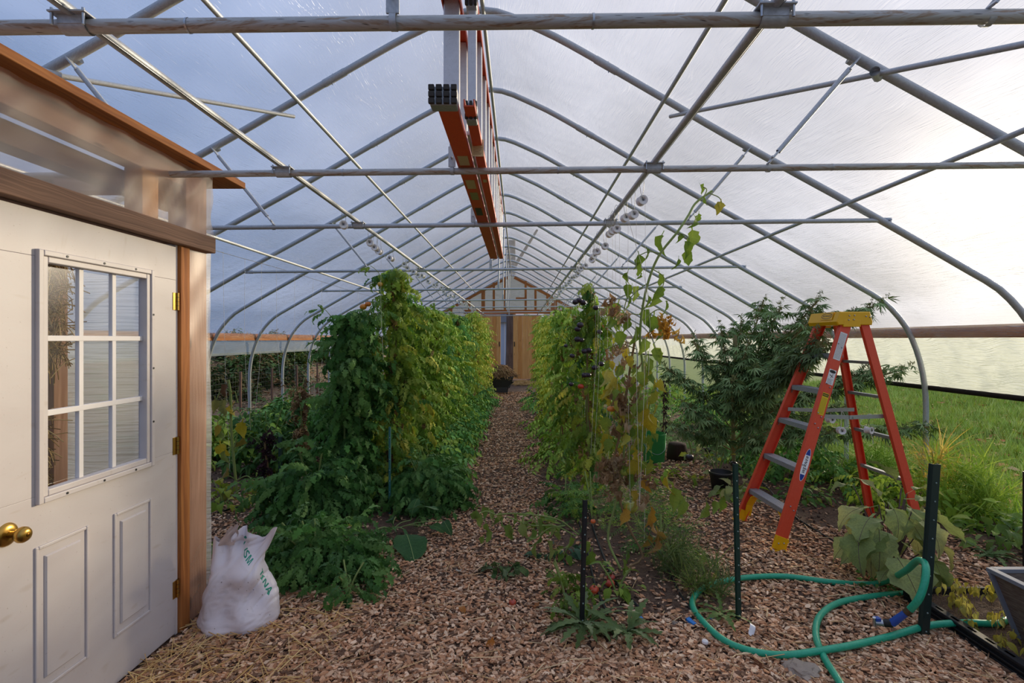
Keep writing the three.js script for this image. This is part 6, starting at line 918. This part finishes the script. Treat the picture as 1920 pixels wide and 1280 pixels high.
function spool(x, y, z, top, label, group, stringTo) {
  const t = thing('twine_spool', label, 'twine spool', [x, y, z], rr(-0.5, 0.5), group); mesh('spool_body', spoolG, M.spool, t);
  mesh('core', bar(V(0, 0, -0.0255), V(0, 0, 0.0255), 0.006, 0.006, 8, true), M.wire, t);
  const hk = [V(0.0, -0.006, 0.027), V(-0.006, 0.004, 0.028), V(-0.012, 0.05, 0.012), V(-0.012, top - y - 0.01, 0.0), V(0, top - y + 0.014, 0), V(0.012, top - y - 0.01, 0.0), V(0.012, 0.05, -0.012), V(0.006, 0.004, -0.028), V(0, -0.006, -0.027)]; mesh('hook', tube(hk, 0.0014, 30, 4), M.wire, t);
  if (stringTo !== undefined) mesh('twine', tube([V(0.02, 0, 0), V(0.02, (stringTo - y) / 2, rr(-0.02, 0.02)), V(rr(-0.05, 0.05), stringTo - y, 0)], 0.0009, 6, 4), M.twine, t);
}
{
  R = mulberry(82);
  [2.93, 3.18, 3.34, 3.55, 3.72, 3.84, 4.2, 4.43, 4.6, 4.74, 4.95, 5.3, 5.6, 5.8, 6.05, 6.4, 6.65, 6.95, 7.2, 7.55, 7.9, 8.2, 8.6, 8.95, 9.3, 9.7, 10.1, 10.5, 11, 11.5, 12, 12.6, 13.2, 13.8].forEach((Z, i) => spool(TRR + rr(-0.01, 0.03), 2.335 + rr(-0.025, 0.02), -Z, TRY + 0.03, 'white twine spool hanging from the right trellis pipe, ' + nth(i) + ' from the camera', 'spools on the right trellis pipe', Z < 12 ? rr(0.3, 0.9) : undefined));
  [3.5, 4.1, 4.25, 4.4, 4.84, 5.35, 5.6, 5.85, 6.1, 6.4, 6.9, 7.2, 7.5, 7.9, 8.3, 8.7, 9.1, 9.5, 10, 10.4, 10.9, 11.4, 12, 12.6, 13.3, 14].forEach((Z, i) => spool(TRL + rr(-0.03, 0.01), 2.325 + rr(-0.03, 0.02), -Z, TRY - 0.02, 'white twine spool hanging from the left trellis pipe, ' + nth(i) + ' from the camera', 'spools on the left trellis pipe', i % 4 === 3 ? rr(1.3, 1.7) : undefined));
  // spools on the stepladder spreader
  for (const [px, py, l] of [[1557, 786, 'white twine spool at the left end of the stepladder spreader'], [1577, 807, 'white twine spool hung lowest in the middle of the stepladder'], [1629, 806, 'white twine spool near the right rear leg of the stepladder']]) { const p = at(px, py, 3.92); spool(p.x, p.y, p.z, py < 800 ? p.y + 0.04 : 0.965, l); }
  // wire with hanging twine over the left bed
  const w = thing('trellis_wire', 'thin dark wire strung under the left ties with white twine hanging from it', 'wire'); mesh('wire', tube([V(-2.9, 2.42, -3.0), V(-2.9, 2.4, -5), V(-2.9, 2.41, -6.27), V(-2.9, 2.39, -9), V(-2.9, 2.41, -13)], 0.0025, 30, 4), M.wire, w);
  for (const Z of [5.0, 5.4, 5.75, 6.1, 6.6, 7.2, 7.5, 8.3, 9.2, 10.4]) mesh('twine', tube([V(-2.9, 2.41, -Z), V(-2.89 + rr(-0.02, 0.02), 1.4, -Z + rr(-0.03, 0.03)), V(-2.88 + rr(-0.08, 0.08), rr(0.2, 0.8), -Z + rr(-0.1, 0.1))], 0.0014, 8, 4), M.twine, w);
  const vw = thing('vine_twine', 'pale support string running up beside the yellow vine', 'twine'); mesh('twine', tube([at(1208, 1010, 3.5), at(1212, 800, 3.5), at(1216, 560, 3.5), V(0.72, 2.34, -3.34)], 0.0013, 12, 4), M.twine, vw);
  const r2 = thing('ladder_twine', 'loose white twine ends tied on the stepladder spreader', 'twine'); for (const p of [[[1577, 800], [1579, 770], [1583, 778], [1586, 798]], [[1629, 800], [1612, 795], [1625, 778], [1634, 776]], [[1632, 812], [1636, 822], [1637, 832]], [[1562, 801], [1580, 801], [1590, 800]]]) mesh('twine', tube(p.map(([x, y]) => at(x, y, 3.9)), 0.002, 12, 4), M.twine, r2);
}
// outside: wire fence on the left, trunk and shed seen through the doors
{
  const f = thing('wire_fence', 'low wire mesh fence outside the left side', 'fence'), wires = [];
  for (let i = 0; i < 15; i++) mesh('fence_post', bx(-6.02, -5.98, yardY(-6, -4 - i * 1.4) - 0.1, 0.85, -4.02 - i * 1.4, -3.98 - i * 1.4), M.weathered, f);
  for (let y = 0.05; y < 0.85; y += 0.1) wires.push(bar(V(-6, y, -4), V(-6, y, -24), 0.0018, 0.0018, 3)); for (let z = 4; z < 20; z += 0.1) wires.push(bar(V(-6, 0, -z), V(-6, 0.82, -z), 0.0015, 0.0015, 3));
  tag(mesh('wire_mesh', wires, M.wire, f), null, null, null, 'stuff');
  T.bark = makeTex(256, (u, v, tn) => { const a = 0.5 + 0.5 * tn(u, v, 14, 4, 1), b = 0.5 + 0.5 * tn(u, v, 50, 20, 4); return mix3(rgb(64, 56, 50), rgb(132, 122, 114), a * 0.7 + b * 0.3); });
  const tr = thing('yard_tree', 'grey tree trunk standing outside behind the gap between the plank doors', 'tree', [-0.33, 0, -23]); const g = lathe([[0.34, -0.2], [0.26, 0.2], [0.23, 1], [0.21, 3], [0.19, 6]], 16); mesh('trunk', g, S({ map: T.bark, roughness: 1, bumpMap: T.bark, bumpScale: 0.03 }), tr);
  mesh('bough', bar(V(0, 4.6, 0), V(1.2, 6.6, -0.5), 0.09, 0.05, 8), S({ map: T.bark, roughness: 1 }), tr);
  const sh = thing('garden_hut', 'pale grey hut outside beyond the far doors', 'hut', [-1.2, 0, -30]); mesh('wall', bx(-1.6, 1.2, 0, 2.6, -1.5, 0), S({ color: lin('#b8c4d4'), roughness: 0.8 }), sh); mesh('roof', extr([[-1.8, 2.55], [1.4, 2.55], [-0.2, 3.5]], 1.9).translate(0, 0, -1.7), S({ color: lin('#8a8f98'), roughness: 0.8 }), sh);
  for (let i = 0; i < 5; i++) mesh('batten', bx(-1.5 + i * 0.62, -1.45 + i * 0.62, 0, 2.55, 0, 0.03), M.white, sh);
}
renderer.render(scene, camera);
